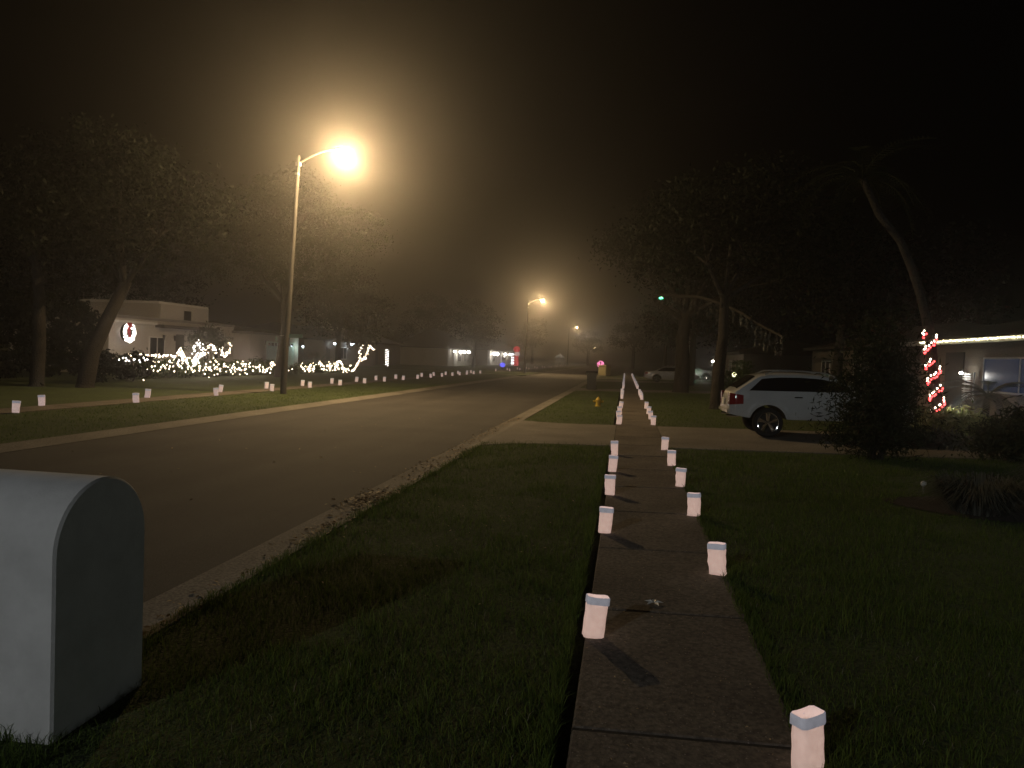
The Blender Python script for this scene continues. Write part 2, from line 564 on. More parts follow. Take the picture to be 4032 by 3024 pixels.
def kerb(name, path, prof):
    """sweep a kerb section (offset to the outside, height) along a flat path"""
    m = MB()
    pts = [Vector((p[0], p[1], 0)) for p in path]
    vs, fs = [], []
    k = len(prof)
    for i, p in enumerate(pts):
        t = (pts[min(i + 1, len(pts) - 1)] - pts[max(i - 1, 0)]).normalized()
        nrm = Vector((t.y, -t.x, 0))
        for o, z in prof:
            q = p + nrm * o
            vs.append((q.x, q.y, z))
    for i in range(len(pts) - 1):
        for j in range(k - 1):
            fs.append([i * k + j, i * k + j + 1, (i + 1) * k + j + 1, (i + 1) * k + j])
    m.add(vs, fs)
    return struct(m.build(name, "concrete", smooth=True))

KP = [(-0.02, -0.2), (0.0, -0.092), (0.22, -0.098), (0.34, -0.07), (0.42, -0.03), (0.50, -0.028), (0.505, -0.2)]
ylist = list(np.arange(-60, 60, 3.0)) + list(np.arange(60, 400, 20.0))
kerb("kerb_right", [(-3.5, y) for y in ylist], [(o, z + (-0.025 if o > 0.3 else 0)) for o, z in KP])
# left kerb: turns into the side road with rounded returns
cor = [(-10.36 - 7 + 7 * math.cos(a), 74.0 + 7 * math.sin(a)) for a in np.linspace(0, PI / 2, 9)]
kerb("kerb_left", list(reversed([(-10.36, y) for y in np.arange(-60, 74, 3.0)] + cor + [(-60, 81.0)])), KP)
cor2 = [(-10.36 - 7 + 7 * math.cos(a), 98.0 - 7 * math.sin(a)) for a in np.linspace(PI / 2, 0, 9)]
kerb("kerb_left", list(reversed([(-60, 91.0)] + cor2 + [(-10.36, y) for y in np.arange(100, 420, 20.0)])), KP)

# near sidewalk: slabs with open joints
sw = MB()
y = -9.3
rs = random.Random(3)
while y < 70:
    dz = rs.uniform(-0.003, 0.004)
    xl, xr = -0.19, 0.95 + rs.uniform(-0.01, 0.01)
    zl, zr = gz(xl) + 0.012 + dz, gz(xr) + 0.012 + dz
    y2 = y + 1.84
    b = 0.012
    vs = []
    for (xx, zz) in ((xl, zl), (xr, zr)):
        for yy in (y, y2):
            s1 = 1 if xx < 0.3 else -1
            s2 = 1 if yy == y else -1
            vs += [(xx, yy, zz - 0.11), (xx, yy, zz - b), (xx + s1 * b, yy + s2 * b, zz)]
    # 0-2 left-near, 3-5 left-far, 6-8 right-near, 9-11 right-far
    sw.add(vs, [[2, 8, 11, 5], [1, 7, 8, 2], [4, 5, 11, 10], [1, 2, 5, 4], [7, 10, 11, 8], [0, 6, 7, 1], [3, 4, 10, 9], [0, 1, 4, 3], [6, 9, 10, 7]])
    sw.cur = 1
    q = [(a, b, c) for a, zz in ((xl + .003, zl), (xr - .003, zr)) for b in (y2 - .001, y2 + .027) for c in (zz - .08, zz - .007)]
    sw.add(q, [[1, 5, 7, 3], [0, 1, 3, 2], [4, 6, 7, 5], [0, 4, 5, 1], [2, 3, 7, 6]])
    sw.cur = 0
    y = y2 + 0.026
sw.box2((-0.19, y, -0.1), (0.95, 300, 0.012))
struct(sw.build("sidewalk", ["old_concrete", "joint_dirt"]))
fs_ = MB()
for a, b in ((-40, 79.6), (92.4, 330)):
    yy = a
    while yy < b:
        e = min(yy + 1.8, b)
        fs_.box2((-16.35, yy, -0.14), (-15.25, e - 0.015, -0.036))
        yy += 1.8 if yy < 70 else 40
        if yy - 40 >= a and e < yy - 0.1:
            fs_.box2((-16.35, e, -0.14), (-15.25, min(yy, b) - 0.015, -0.036))
struct(fs_.build("far_sidewalk", "old_concrete"))

def driveway(y0, y1, x1, flare=0.7):
    m = MB()
    for xa, xb in ((-3.0, -0.195), (0.956, x1)):
        xs = np.linspace(xa, xb, 8)
        def fn(i, j):
            x = xs[i]
            f = flare * max(0.0, (-1.6 - x) / 1.4) ** 1.5 if x < -1.6 else 0
            yy = (y0 - f) if j < 2 else (y1 + f)
            z = gz(x) + 0.016
            return (x, yy, z if j in (1, 2) else z - 0.13)
        m.grid(fn, range(8), range(4))
    return struct(m.build("driveway", "concrete"))
driveway(16.55, 20.7 + 1.2, 15.5)
driveway(46.2, 49.8, 12.0)
driveway(67.6, 72.2, 13.0)
driveway(78.5, 82.0, 13.0)

# ================================================================== STREET LAMPS
def street_lamp(base, lab, warm=True, power=1.0, glow_=LAMP_W, beam=BEAM_W, arm=1.9, h=9.75, lean=0.012, flip=1, rz=0.0):
    t = thing("street_lamp", lab, "street lamp", base, rz, "street lamps along the road")
    p = MB()
    p.tube([(0, 0, -0.1), (0, 0, 0.5), (lean * 5, 0, 5), (lean * h, 0, h)], [0.135, 0.13, 0.10, 0.075], 12)
    pole = p.build("pole", "pole_concrete", t, True)
    c = MB(); c.box((lean * h, 0, h - 0.35), (0.19, 0.19, 0.16), 0, 0.02)
    c.build("bracket", "galvanised", pole)
    c = MB(); c.box((lean * (h - 1), 0.0, h - 0.75), (0.17, 0.17, 0.1), 0, 0.02)
    c.build("collar", "galvanised", pole)
    a = MB()
    ap = [(lean * h, 0, h - 0.32)]
    for k in range(1, 9):
        q = k / 8
        ap.append((lean * h + flip * arm * q * 0.82, 0, h - 0.32 + 0.55 * math.sin(q * PI / 2)))
    a.tube(ap, 0.035, 8)
    a.build("arm", "galvanised", t, True)
    hx = lean * h + flip * arm; hz = h + 0.24
    hd = MB()
    hd.ball((hx, 0, hz + 0.02), 1, 14, 8, (0.36, 0.15, 0.09))
    head = hd.build("lamp_head", "lamp_housing", t, True)
    ln = MB()
    ln.ball((hx + flip * 0.06, 0, hz - 0.06), 1, 14, 8, (0.2, 0.12, 0.12))
    ln.build("lens", "sodium_lens" if warm else "led_lens", head, True)
    light("street_lamp_light", (hx + flip * 0.08, 0, hz - 0.32), WARM if warm else COOL, power * glow_, 0.10, t)
    light("street_lamp_beam", (hx + flip * 0.08, 0, hz - 0.33), WARM if warm else COOL, power * beam, 0.10, t, 142, (0, -flip * math.radians(14), 0))
    return t

street_lamp((-14.0, 29.5, LG), "tall concrete street lamp in the left verge with a blazing warm light above the road", h=9.8, lean=0.04)
street_lamp((-11.75, 88, LG), "second street lamp down the road, warm light smaller than the blazing one", power=0.5, h=8.5, lean=0.02, arm=1.55)
street_lamp((-14.8, 193, LG), "third street lamp, tiny dim orange light above the white one", power=0.25, h=9.9)
street_lamp((-13.2, 273, LG), "far street lamp with a tiny white light and its arm pointing left", False, power=0.5, h=9.9, flip=-1)
street_lamp((-19.8, 430, LG), "farthest street lamp, tiny yellowish light low over the road end", power=0.25, h=8.6)
# the cool lamp behind the photographer that throws the second shadows
street_lamp((-13.9, -19, LG), "cool white street lamp standing behind the photographer in the left verge", False, glow_=COOL_W, beam=1.0, h=9.8)

sg = thing("street_name_sign", "pale green street name blades fixed on the tall lamp pole", "sign", (-14.0, 29.5, LG))
b = MB(); b.box((0.47, -0.02, 2.42), (0.62, 0.012, 0.15), 0.0); b.build("sign_blade", "sign_green", sg)
b = MB(); b.box((-0.34, -0.06, 2.28), (0.012, 0.5, 0.17), 0.35); b.build("sign_blade", "sign_green", sg)
b = MB(); b.tube([(-0.36, -0.02, 2.42), (0.15, -0.02, 2.42)], 0.015, 6); b.build("bracket", "galvanised", sg)

# ================================================================== MAILBOX PILLAR
mp = thing("mailbox_pillar", "white stucco mailbox pillar with a rounded top beside the kerb", "mailbox", (-2.6, 3.48, gz(-2.6) + .03))
pr = [(-0.34, -0.12)]
for a in np.linspace(PI, 0, 25):
    pr.append((0.34 * math.cos(a), 0.86 + 0.335 * math.sin(a)))
pr.append((0.34, -0.12))
m = MB()
n = len(pr)
xs = [0.0, -0.012, -0.9, -0.912]
ins = [0.012, 0.0, 0.0, 0.012]
vs = []
for x_, i_ in zip(xs, ins):
    for (py, pz) in pr:
        vs.append((x_, py * (1 - i_ / 0.34), 0.5 + (pz - 0.5) * (1 - i_ / 0.7)))
fs = [list(range(n)), list(range(4 * n - 1, 3 * n - 1, -1))]
for k in range(3):
    for i in range(n - 1):
        fs.append([k * n + i, k * n + i + 1, (k + 1) * n + i + 1, (k + 1) * n + i])
m.add(vs, fs)
body = m.build("pillar_body", "stucco", mp, True)
d = MB(); d.box((-0.93, 0, 0.86), (0.03, 0.3, 0.34), 0, 0.012); dr = d.build("mailbox_door", "black_plastic", mp)
d = MB(); d.box((-0.955, 0, 0.98), (0.02, 0.08, 0.03), 0, 0.006); d.build("handle", "galvanised", dr)

# ================================================================== LANTERN BAGS
def make_bag(seed=5, bend=0.0, taper=0.05, belly=0.08, lit=False):
    t = thing("luminaria_bag", "white paper lantern bag", "luminaria", group="glowing paper bags along the sidewalks")
    w, dp, h = 0.072, 0.048, 0.272
    rr = random.Random(seed)
    ring = []
    N = 20
    for k in range(N):      # rounded rectangle with a belly and side gussets
        a = 2 * PI * k / N
        x = w * max(-1, min(1, 1.25 * math.cos(a)))
        y_ = dp * max(-1, min(1, 1.25 * math.sin(a)))
        ring.append((x, y_))
    lv = [0.0, 0.02, 0.06, 0.11, 0.16, 0.205, 0.24, h]
    vs, fs = [], []
    for i, z in enumerate(lv):
        q = z / h
        sx = 1 - taper + taper * q; sy = 1.0 - 0.16 * q + belly * math.sin(q * PI)
        for k, (x, y_) in enumerate(ring):
            j = 0.0034 * rr.uniform(-1, 1) if 0 < i < len(lv) - 1 else 0.001 * rr.uniform(-1, 1)
            vs.append((x * sx + j + bend * q * (1.4 - q), y_ * sy + j * 1.3, z + (0.002 * math.sin(3 * x / w + seed) if i == len(lv) - 1 else 0)))
    for i in range(len(lv) - 1):
        for k in range(N):
            fs.append([i * N + k, i * N + (k + 1) % N, (i + 1) * N + (k + 1) % N, (i + 1) * N + k])
    fs.append(list(range(N - 1, -1, -1)))
    m = MB(); m.add(vs, fs)
    if lit:      # gusset folds and crumples show on the near bags
        for q_ in range(len(m.v)):
            x, y_, z = m.v[q_]
            if 0 < z < .212:
                f_ = .0028 * math.sin(z * 60 + seed) * (1 if y_ > 0 else -1) + rr.uniform(-.0015, .0015)
                m.v[q_] = (x + f_ * .6, y_ + f_ - (.012 * math.copysign(1, y_) if abs(x) > w * .9 else 0), z)
    body = m.build("paper_bag", "lit_paper" if lit else "lantern_paper", t, 'all', fix=False)
    # folded cuff: second layer of paper outside the rim
    vs, fs = [], []
    for (z, o) in ((0.222, 0.0030), (0.225, 0.0042), (0.268, 0.0035), (0.2725, 0.0005)):
        q = z / h
        sx = 1 - taper + taper * q; sy = 1.0 - 0.16 * q + belly * math.sin(q * PI)
        for (x, y_) in ring:
            vs.append((x * sx + math.copysign(o, x) * (abs(x) > 0.03) + bend * q * (1.4 - q), y_ * sy + math.copysign(o, y_), z + (0.002 * math.sin(3 * x / w + seed) if z > .26 else 0)))
    for i in range(3):
        for k in range(N):
            fs.append([i * N + k, i * N + (k + 1) % N, (i + 1) * N + (k + 1) % N, (i + 1) * N + k])
    m = MB(); m.add(vs, fs)
    m.build("cuff", "cuff_paper", t, 'all', fix=False)
    c = MB(); c.lathe([(0.0, 0.004), (0.019, 0.004), (0.019, 0.02), (0.0, 0.02)], (0, 0, 0), 12)
    cd = c.build("candle", "white_trim", t)
    if lit: light("candle_light", (0, 0, .06), (1.0, .74, .64), .012, .02, t)
    return t

BAG = {}
KINDS = [(5, 0.0, .05, .08), (9, .018, .10, .12), (14, -.02, .02, .05), (23, .03, -.03, .10), (31, -.012, .12, .02)]
ORD = ["first", "second", "third", "fourth", "fifth", "sixth", "seventh", "eighth", "ninth", "tenth", "eleventh", "twelfth",
       "thirteenth", "fourteenth", "fifteenth", "sixteenth", "seventeenth", "eighteenth", "nineteenth", "twentieth"]
def bag(x, y, z, label, rz=None, lean=None, grp="glowing paper bags along the sidewalks"):
    rz = random.uniform(-0.35, 0.35) if rz is None else rz
    k = int(y * 10) % len(KINDS)
    k = (k, x > -5 and y < 31)
    if k not in BAG:
        BAG[k] = make_bag(*KINDS[k[0]], lit=k[1]); o = BAG[k]
        o.location = (x, y, z)
    else:
        o = dup(BAG[k], (x, y, z))
    o.rotation_euler = (random.uniform(-0.03, 0.03), random.uniform(-0.10, 0.10) if lean is None else lean, rz)
    o['label'] = label; o['group'] = grp
    if x < -10: o.scale = (1.2, 1.2, 1.1)
    return o

def wz(x):
    return gz(x) + 0.013
bag(0.90, 3.55, wz(0.9), "largest white paper lantern bag, cut off by the bottom edge at right", rz=0.62, lean=-0.05)
ly = [5.04, 8.15, 10.48, 12.68, 14.98]
ll = ["white paper lantern bag nearest the camera on the left edge of the near sidewalk",
      "second lantern bag from the camera on the left edge of the near sidewalk",
      "third lantern bag from the camera on the left edge of the near sidewalk",
      "fourth lantern bag from the camera on the left edge of the near sidewalk",
      "lantern bag on the sidewalk's left edge just before the car's driveway"]
for i, y in enumerate(ly):
    bag(-0.14 - 0.01 * (i % 2), y, wz(-0.15), ll[i], lean=(0.10, 0.02, 0.0, 0.03, -0.03)[i], rz=(0.25, 0.1, -0.1, 0.1, 0.0)[i])
ry = [6.76, 9.30, 11.44, 13.72, 16.1]
rl = ["second lantern bag from the camera on the right edge of the near sidewalk",
      "third lantern bag from the camera on the right edge of the near sidewalk",
      "fourth lantern bag from the camera on the right edge of the near sidewalk",
      "fifth lantern bag from the camera on the right edge of the near sidewalk",
      "lantern bag on the sidewalk's right edge just before the car's driveway"]
for i, y in enumerate(ry):
    bag(0.88 + 0.01 * (i % 2), y, wz(0.88), rl[i], lean=(-0.06, -0.08, 0.03, 0.0, 0.0)[i])
for i, y in enumerate([22.3, 24.2, 26.5, 29.8]):
    bag(-0.13, y, wz(-0.13), f"{ORD[i]} lantern bag beyond the car's driveway on the sidewalk's left edge")
for i, y in enumerate([22.4, 24.5, 27.0, 30.0]):
    bag(0.87, y, wz(0.87), f"{ORD[i]} lantern bag beyond the car's driveway on the sidewalk's right edge")
for i, y in enumerate([37.4, 39.4, 41.6, 43.7]):
    bag(-0.12, y, wz(-0.12), f"lantern bag between hydrant and trash cart on the sidewalk's left edge, {ORD[i]} of four")
for i, y in enumerate([37.0, 39.0, 41.2, 43.4]):
    bag(0.84, y, wz(0.84), f"lantern bag beside the big oak on the sidewalk's right edge, {ORD[i]} of four")
for y in np.arange(51, 100, 2.5):
    bag(-0.1, y, wz(-0.1), "tiny glowing bag in the merged line on the far sidewalk's left edge", grp="far bags on the sidewalk's left edge")
    bag(0.85, y + 0.4, wz(0.85), "tiny glowing bag in the merged line on the far sidewalk's right edge", grp="far bags on the sidewalk's right edge")
# rows along the walk across the street
fr = [16.95, 21.7, 26.4, 30.9, 34.9, 38.8, 42.7, 46.4, 50.5, 54.1]
for i, y in enumerate(fr):
    bag(-15.2, y, -0.035, f"{ORD[i]} bag from the left on the street edge of the walk across the road", rz=random.uniform(.45, .9))
bk = [19.1, 23.85, 28.6, 32.6, 36.5, 40.4, 44.3, 48.0, 52.3]
for i, y in enumerate(bk):
    bag(-16.3, y, -0.035, f"{ORD[i]} bag from the left on the lawn edge of the walk across the road", rz=random.uniform(.45, .9))
for y in (58.0, 61.7, 65.5, 68.5, 71.6, 75, 78.5):
    bag(-15.2, y, -0.035, "small glowing bag where the walk across the road nears the side street", rz=.5, grp="bags by the side street")
for y in (59.3, 63.2, 67.5, 72.7, 77, 79.0):
    bag(-16.3, y, -0.035, "small glowing bag where the walk across the road nears the side street", rz=.5, grp="bags by the side street")
for k in range(26):
    y = 94.5 + k * 4.4 + k * k * 0.1
    bag(-15.2 - (0.0 if k % 2 else 1.1), y, -0.035, "tiny bag in the far bright line of the walk across the road", rz=1.6, grp="far bags across the road")

# ================================================================== VEHICLES
def interp(pts, x):
    return float(np.interp(x, [p[0] for p in pts], [p[1] for p in pts]))

def smooth_pts(pts, x, w=0.05):
    return (interp(pts, x - w) + 2 * interp(pts, x) + interp(pts, x + w)) / 4

def make_car(name, label, group, S, paint):
    t = thing(name, label, "car", group=group)
    L, top, belt = S['L'], S['top'], S['belt']
    half = S['half']; ax = S['axles']; R_ = S['R']; AR = S['arch']
    def wx(x):
        return half * interp([(0, .84), (.05, .90), (.18, .955), (.5, 1.0), (L - 1.0, 1.0), (L - .45, .95), (L - .12, .82), (L, .68)], x)
    def ys_(x, z):
        b = belt
        if z < b - .22:
            k = 1 - .05 * ((b - .22 - z) / .55) ** 2
        elif z < b:
            k = 1 - .035 * ((z - b + .22) / .22) ** 1.5
        else:
            k = .965 - S['tumble'] * ((z - b) / (S['H'] - b)) ** 1.25
        # flared wheel arches
        for a in ax:
            dd = math.hypot(x - a, z - R_)
            if AR - .02 < dd < AR + .13 and z < b - .05:
                k += .022 * math.cos((dd - AR - .055) / .075 * PI / 2) if abs(dd - AR - .055) < .075 else 0
        return wx(x) * k
    def zt(x):
        return smooth_pts(top, x, .03 if x < .3 else .06)
    def zb(x):
        z = interp(S['bot'], x)
        for a in ax:
            if abs(x - a) < AR:
                z = max(z, R_ + math.sqrt(AR ** 2 - (x - a) ** 2))
        return z
    st = sorted(set([round(v, 3) for v in list(np.linspace(0, .3, 13)) + list(np.linspace(.3, L - .3, 64)) + list(np.linspace(L - .3, L, 11))]
                    + [round(a + s * AR * q, 3) for a in ax for s in (-1, 1) for q in (1.001, .995, .96, .88, .7)]))
    NZ = 16
    m = MB()
    rows = []
    for x in st:
        z0, z1 = zb(x), zt(x)
        z0 = min(z0, z1 - .03)
        zs = z1 - min(.075, (z1 - z0) * .4)
        pl = []
        for k in range(NZ + 1):
            z = z0 + (zs - z0) * k / NZ
            pl.append((ys_(x, z), z))
        yt = pl[-1][0]
        for yf in (.965, .88, .7, .4):
            pl.append((yt * yf, z1 - (z1 - zs) * (yf ** 7)))
        rows.append((x, pl, z0, z1))
    NP = NZ + 1 + 4
    vs, fs = [], []
    per = 2 * NP + 2
    for x, pl, z0, z1 in rows:
        row = [(x, 0, z0)] + [(x, -a, b) for a, b in pl] + [(x, 0, z1)] + [(x, a, b) for a, b in reversed(pl)]
        vs += row
    for i in range(len(rows) - 1):
        for j in range(per):
            q = (j + 1) % per
            under = j == 0 or j == per - 1
            fs.append(([i * per + j, i * per + q, (i + 1) * per + q, (i + 1) * per + j], 1 if under else 0))
    fs.append((list(range(per)), 0))
    fs.append((list(range(len(rows) * per - 1, (len(rows) - 1) * per - 1, -1)), 0))
    for f_, mi in fs:
        m.cur = mi
        m.f.append(f_); m.mi.append(mi)
    m.v = vs
    body = m.build("body", [paint, "black_plastic"], t, True)
    # side windows
    for s in (-1, 1):
        w = MB()
        x0, x1 = S['win'][0], S['win'][1]
        def fn(u, v, s=s):
            x = x0 + (x1 - x0) * u
            hi = min(zt(x) - .125, belt + .03 + max(0, (x - x0)) * S['win'][2], belt + .03 + max(0, (x1 - x)) * S['win'][3])
            z = belt + .03 + (hi - belt - .03) * v
            return (x, s * (ys_(x, z) + .007), z)
        w.grid(fn, np.linspace(0, 1, 44), np.linspace(0, 1, 6))
        w.build("side_window", "tinted_glass", t, 'all')
    # rear and front glass lie just proud of the outline
    for (z0, z1, xa, xb, nm) in (S['rear_glass'], S['front_glass']):
        w = MB()
        def fn(u, v):
            x = xa + (xb - xa) * u
            z = zt(x)
            yt = ys_(x, z - .08)
            yy = yt * .86 * v
            out = .012
            sgn = -1 if nm == "rear_window" else 1
            return (x + sgn * out * .7, yy, z - .07 * abs(.86 * v) ** 7 + out * .7)
        w.grid(fn, np.linspace(0, 1, 12), np.linspace(-1, 1, 15))
        w.build(nm, "tinted_glass", t, 'all')
    for s in (-1, 1):
        # doors: panels a hair proud of the body, so the seams read
        for (a, b_) in S['doors']:
            dm = MB()
            def fn(u, v, a=a, b_=b_, s=s):
                x = a + (b_ - a) * u
                z0 = max(interp(S['bot'], x) + .10, zb(x) + .05)
                z = z0 + (belt + .01 - z0) * v
                return (x, s * (ys_(x, z) + .004), z)
            dm.grid(fn, np.linspace(0, 1, 14), np.linspace(0, 1, 12))
            door = dm.build("door", paint, t, 'all')
            hb = MB(); xx = a + .22
            hb.box((xx, s * (ys_(xx, belt - .12) + .025), belt - .12), (.2, .028, .032), 0, .01)
            hb.build("handle", "chrome", door, True)
        tl = MB()
        ta = S['tail']
        def fn(u, v, s=s):
            x = ta[0] + (ta[1] - ta[0]) * u
            hi = ta[3] - .05 * u; lo = ta[2] + .03 * u
            z = lo + (hi - lo) * v
            return (x, s * (ys_(x, z) + .009), z)
        tl.grid(fn, np.linspace(0, 1, 12), np.linspace(0, 1, 8))
        def fn2(u, v, s=s):
            z = ta[2] + (ta[3] - ta[2]) * v
            x = next((q for q in np.linspace(0, .4, 81) if zt(q) >= z + .02), .02)
            return (min(x, ta[0]) - .012, s * (ys_(ta[0], z) + .009 - (.2 * u)), z)
        tl.grid(fn2, np.linspace(0, 1, 6), np.linspace(0, 1, 8))
        tl.build("taillight", "red_lens", t, 'all')
        hl = MB()
        def fn3(u, v, s=s):
            x = L - .55 + .42 * u
            z = S['head'] + .1 * v * (1 - .3 * u)
            return (x, s * (ys_(x, z) + .009), z)
        hl.grid(fn3, np.linspace(0, 1, 8), np.linspace(0, 1, 4))
        hl.build("headlight", "plate_white", t, 'all')
        mi = MB(); mi.ball((S['mirror'], s * (half + .09), belt + .06), 1, 10, 7, (.075, .11, .085))
        mi.build("mirror", paint, t, True)
    bp = MB()
    bp.grid(lambda u, v: (-.03 - .03 * math.cos(v * PI / 2), wx(0.03) * v * 1.02, S['bumper'] + .07 * u), np.linspace(0, 1, 3), np.linspace(-1, 1, 15))
    bp.grid(lambda u, v: (-.06 * math.cos(v * PI / 2) * 0 - .03 - .03 * math.cos(v * PI / 2) + .12 * u, wx(0.03) * v * 1.02, S['bumper'] + .07), np.linspace(0, 1, 3), np.linspace(-1, 1, 15))
    bp.build("rear_bumper", paint, t, 'all')
    lp = MB(); lp.box((-.02, 0, S['plate']), (.02, .32, .16), 0, .006); lp.build("licence_plate", "plate_white", t)
    if S.get('exhaust'):
        for s in (-1, 1):
            e = MB(); e.tube([(.0, s * .55, .5), (.3, s * .55, .5)], .035, 10); e.build("exhaust_tip", "chrome", t, True)
    if S.get('rails'):
        for s in (-1, 1):
            e = MB(); e.tube([(q, s * (ys_(q, zt(q) - .06) * .9), zt(q) + (.04 if 1.0 < q < 2.6 else -.02)) for q in np.linspace(.9, 2.7, 9)], .016, 8)
            e.build("roof_rail", "galvanised", t, True)
    first = None
    for a in ax:
        for s in (-1, 1):
            yc = s * (half - .11)
            if first is None:
                ty = MB()
                ty.lathe([(R_ * .70, -.1), (R_ * .9, -.115), (R_ * .985, -.085), (R_, -.03), (R_, .03), (R_ * .985, .085), (R_ * .9, .115), (R_ * .70, .1)], (0, 0, 0), 36, 'y')
                tyre = ty.build("wheel", "tyre_rubber", t, True)
                rm = MB()
                rm.lathe([(R_ * .70, -.10), (R_ * .66, -.095), (R_ * .63, -.05), (R_ * .63, .1)], (0, 0, 0), 32, 'y')
                rm.lathe([(.0, -.085), (R_ * .15, -.08), (R_ * .17, -.05)], (0, 0, 0), 16, 'y')
                for k in range(5):
                    w = 2 * PI * k / 5 + .3
                    for dw in (-.12, .12):
                        p0 = (R_ * .1 * math.cos(w), -.065, R_ * .1 * math.sin(w))
                        p1 = (R_ * .65 * math.cos(w + dw), -.082, R_ * .65 * math.sin(w + dw))
                        rm.tube([p0, p1], [.042, .036], 6)
                rim = rm.build("rim", "chrome", tyre, True)
                hubd = MB(); hubd.lathe([(.0, -.02), (R_ * .62, -.02)], (0, 0, 0), 24, 'y')
                disc = hubd.build("brake_disc", "black_plastic", tyre)
                first = tyre
                tyre.location = (a, yc, R_)
                if s > 0: tyre.rotation_euler = (0, 0, PI)
            else:
                c = first.copy(); COL.objects.link(c); c.parent = t
                c.location = (a, yc, R_); c.rotation_euler = (0, random.uniform(0, 1), PI if s > 0 else 0)
                for gch in list(first.children):
                    dd = gch.copy(); COL.objects.link(dd); dd.parent = c
    return t

SUV = dict(L=4.5, half=.965, H=1.64, belt=1.14, tumble=.2, R=.37, arch=.45, axles=(.97, 3.79),
           top=[(0, .66), (.015, .80), (.04, .97), (.08, 1.09), (.13, 1.16), (.2, 1.22), (.68, 1.555), (.85, 1.60), (1.25, 1.635), (1.75, 1.64), (2.25, 1.61), (2.6, 1.54),
                (3.3, 1.19), (3.45, 1.13), (3.95, 1.06), (4.28, .97), (4.42, .86), (4.5, .66)],
           bot=[(0, .58), (.15, .54), (.45, .49), (1.55, .46), (3.15, .46), (4.2, .42), (4.5, .46)],
           win=(.50, 3.17, .95, .62), rear_glass=(0, 0, .21, .66, "rear_window"), front_glass=(0, 0, 2.63, 3.29, "windscreen"),
           doors=((1.46, 2.28), (2.30, 3.25)), tail=(.035, .36, .80, 1.10), head=.82, mirror=2.97, bumper=.60, plate=.86, exhaust=True, rails=True)
SEDAN = dict(L=4.8, half=.91, H=1.46, belt=.97, tumble=.22, R=.33, arch=.40, axles=(1.08, 3.85),
             top=[(0, .6), (.02, .78), (.06, .92), (.12, .99), (.75, 1.06), (1.0, 1.14), (1.55, 1.4), (1.9, 1.46), (2.5, 1.46), (2.85, 1.39), (3.5, 1.03), (3.7, .99), (4.3, .9), (4.65, .76), (4.8, .55)],
             bot=[(0, .42), (.2, .34), (.6, .28), (4.2, .26), (4.8, .34)],
             win=(1.1, 3.3, .62, .6), rear_glass=(0, 0, 1.0, 1.5, "rear_window"), front_glass=(0, 0, 2.88, 3.48, "windscreen"),
             doors=((1.5, 2.35), (2.37, 3.3)), tail=(.04, .3, .72, .93), head=.66, mirror=3.0, bumper=.48, plate=.74, exhaust=False, rails=False)

suv = make_car("parked_suv", "white parked crossover with chrome wheel on the near driveway, front end hidden by a bush", "cars parked on the driveways", SUV, "car_white")
suv.location = (2.63, 20.58, gz(2.44) + .018); suv.rotation_euler = (0, -.02, 0.0)
sed = make_car("parked_sedan", "silver grey sedan parked left of the big oak trunk, tail towards the sidewalk", "cars parked on the driveways", SEDAN, "car_silver")
sed.location = (1.75, 70.0, gz(1.75) + .018); sed.rotation_euler = (0, -.02, 0)
far = dup(suv, (4.4, 80.3, gz(5) + .018), 0.0, "small white crossover half behind the big oak trunk with a green reflection")

# ================================================================== STREET FURNITURE
hy = thing("fire_hydrant", "small yellow fire hydrant in the grass verge left of the sidewalk", "fire hydrant", (-1.04, 30.8, gz(-1.04)))
hy.scale = (1.05, 1.05, .8)
m = MB(); m.lathe([(0, 0), (.13, 0), (.13, .03), (.095, .04), (.09, .30), (.115, .31), (.115, .34), (.09, .35), (.075, .42), (.03, .46), (.025, .5), (0, .5)], (0, 0, 0), 18)
hb = m.build("barrel", "hydrant_yellow", hy, True)
for a in (PI, 0, -PI / 2):
    q = MB(); dx, dy = math.cos(a), math.sin(a)
    q.tube([(0.06 * dx, 0.06 * dy, .25), (.17 * dx, .17 * dy, .25), (.175 * dx, .175 * dy, .25), (.2 * dx, .2 * dy, .25)], [.05, .05, .065, .06], 12)
    q.build("outlet_cap", "hydrant_yellow", hy, True)

tc_ = thing("trash_cart", "dark wheeled trash cart standing at the kerb", "trash bin", (-2.1, 48.1, gz(-2.1) + .016))
m = MB()
lv = [(0.0, .23, .24), (.06, .25, .26), (1.0, .30, .33), (1.02, .32, .35), (1.06, .32, .35)]
vs = [];
for z, a, b in lv:
    vs += [(-a, -b, z), (a, -b, z), (a, b, z), (-a, b, z)]
fs = [[3, 2, 1, 0], [16, 17, 18, 19]]
for k in range(4):
    for i in range(4):
        j = (i + 1) % 4
        fs.append([k * 4 + i, k * 4 + j, k * 4 + 4 + j, k * 4 + 4 + i])
m.add(vs, fs); m.build("bin_body", "bin_plastic", tc_)
m = MB(); m.prism([(-.33, 1.065), (.36, 1.065), (.34, 1.12), (.1, 1.17), (-.2, 1.17), (-.34, 1.1)], -.35, .35, 'x'); m.build("lid", "bin_plastic", tc_)
m = MB(); m.tube([(-.28, .38, 1.0), (-.28, .44, 1.02), (.28, .44, 1.02), (.28, .38, 1.0)], .018, 8); m.build("handle", "bin_plastic", tc_, True)
for s in (-1, 1):
    m = MB(); m.lathe([(0, -.03), (.13, -.03), (.14, 0), (.13, .03), (0, .03)], (s * .29, .27, .14), 16, 'x'); m.build("wheel", "tyre_rubber", tc_, True)

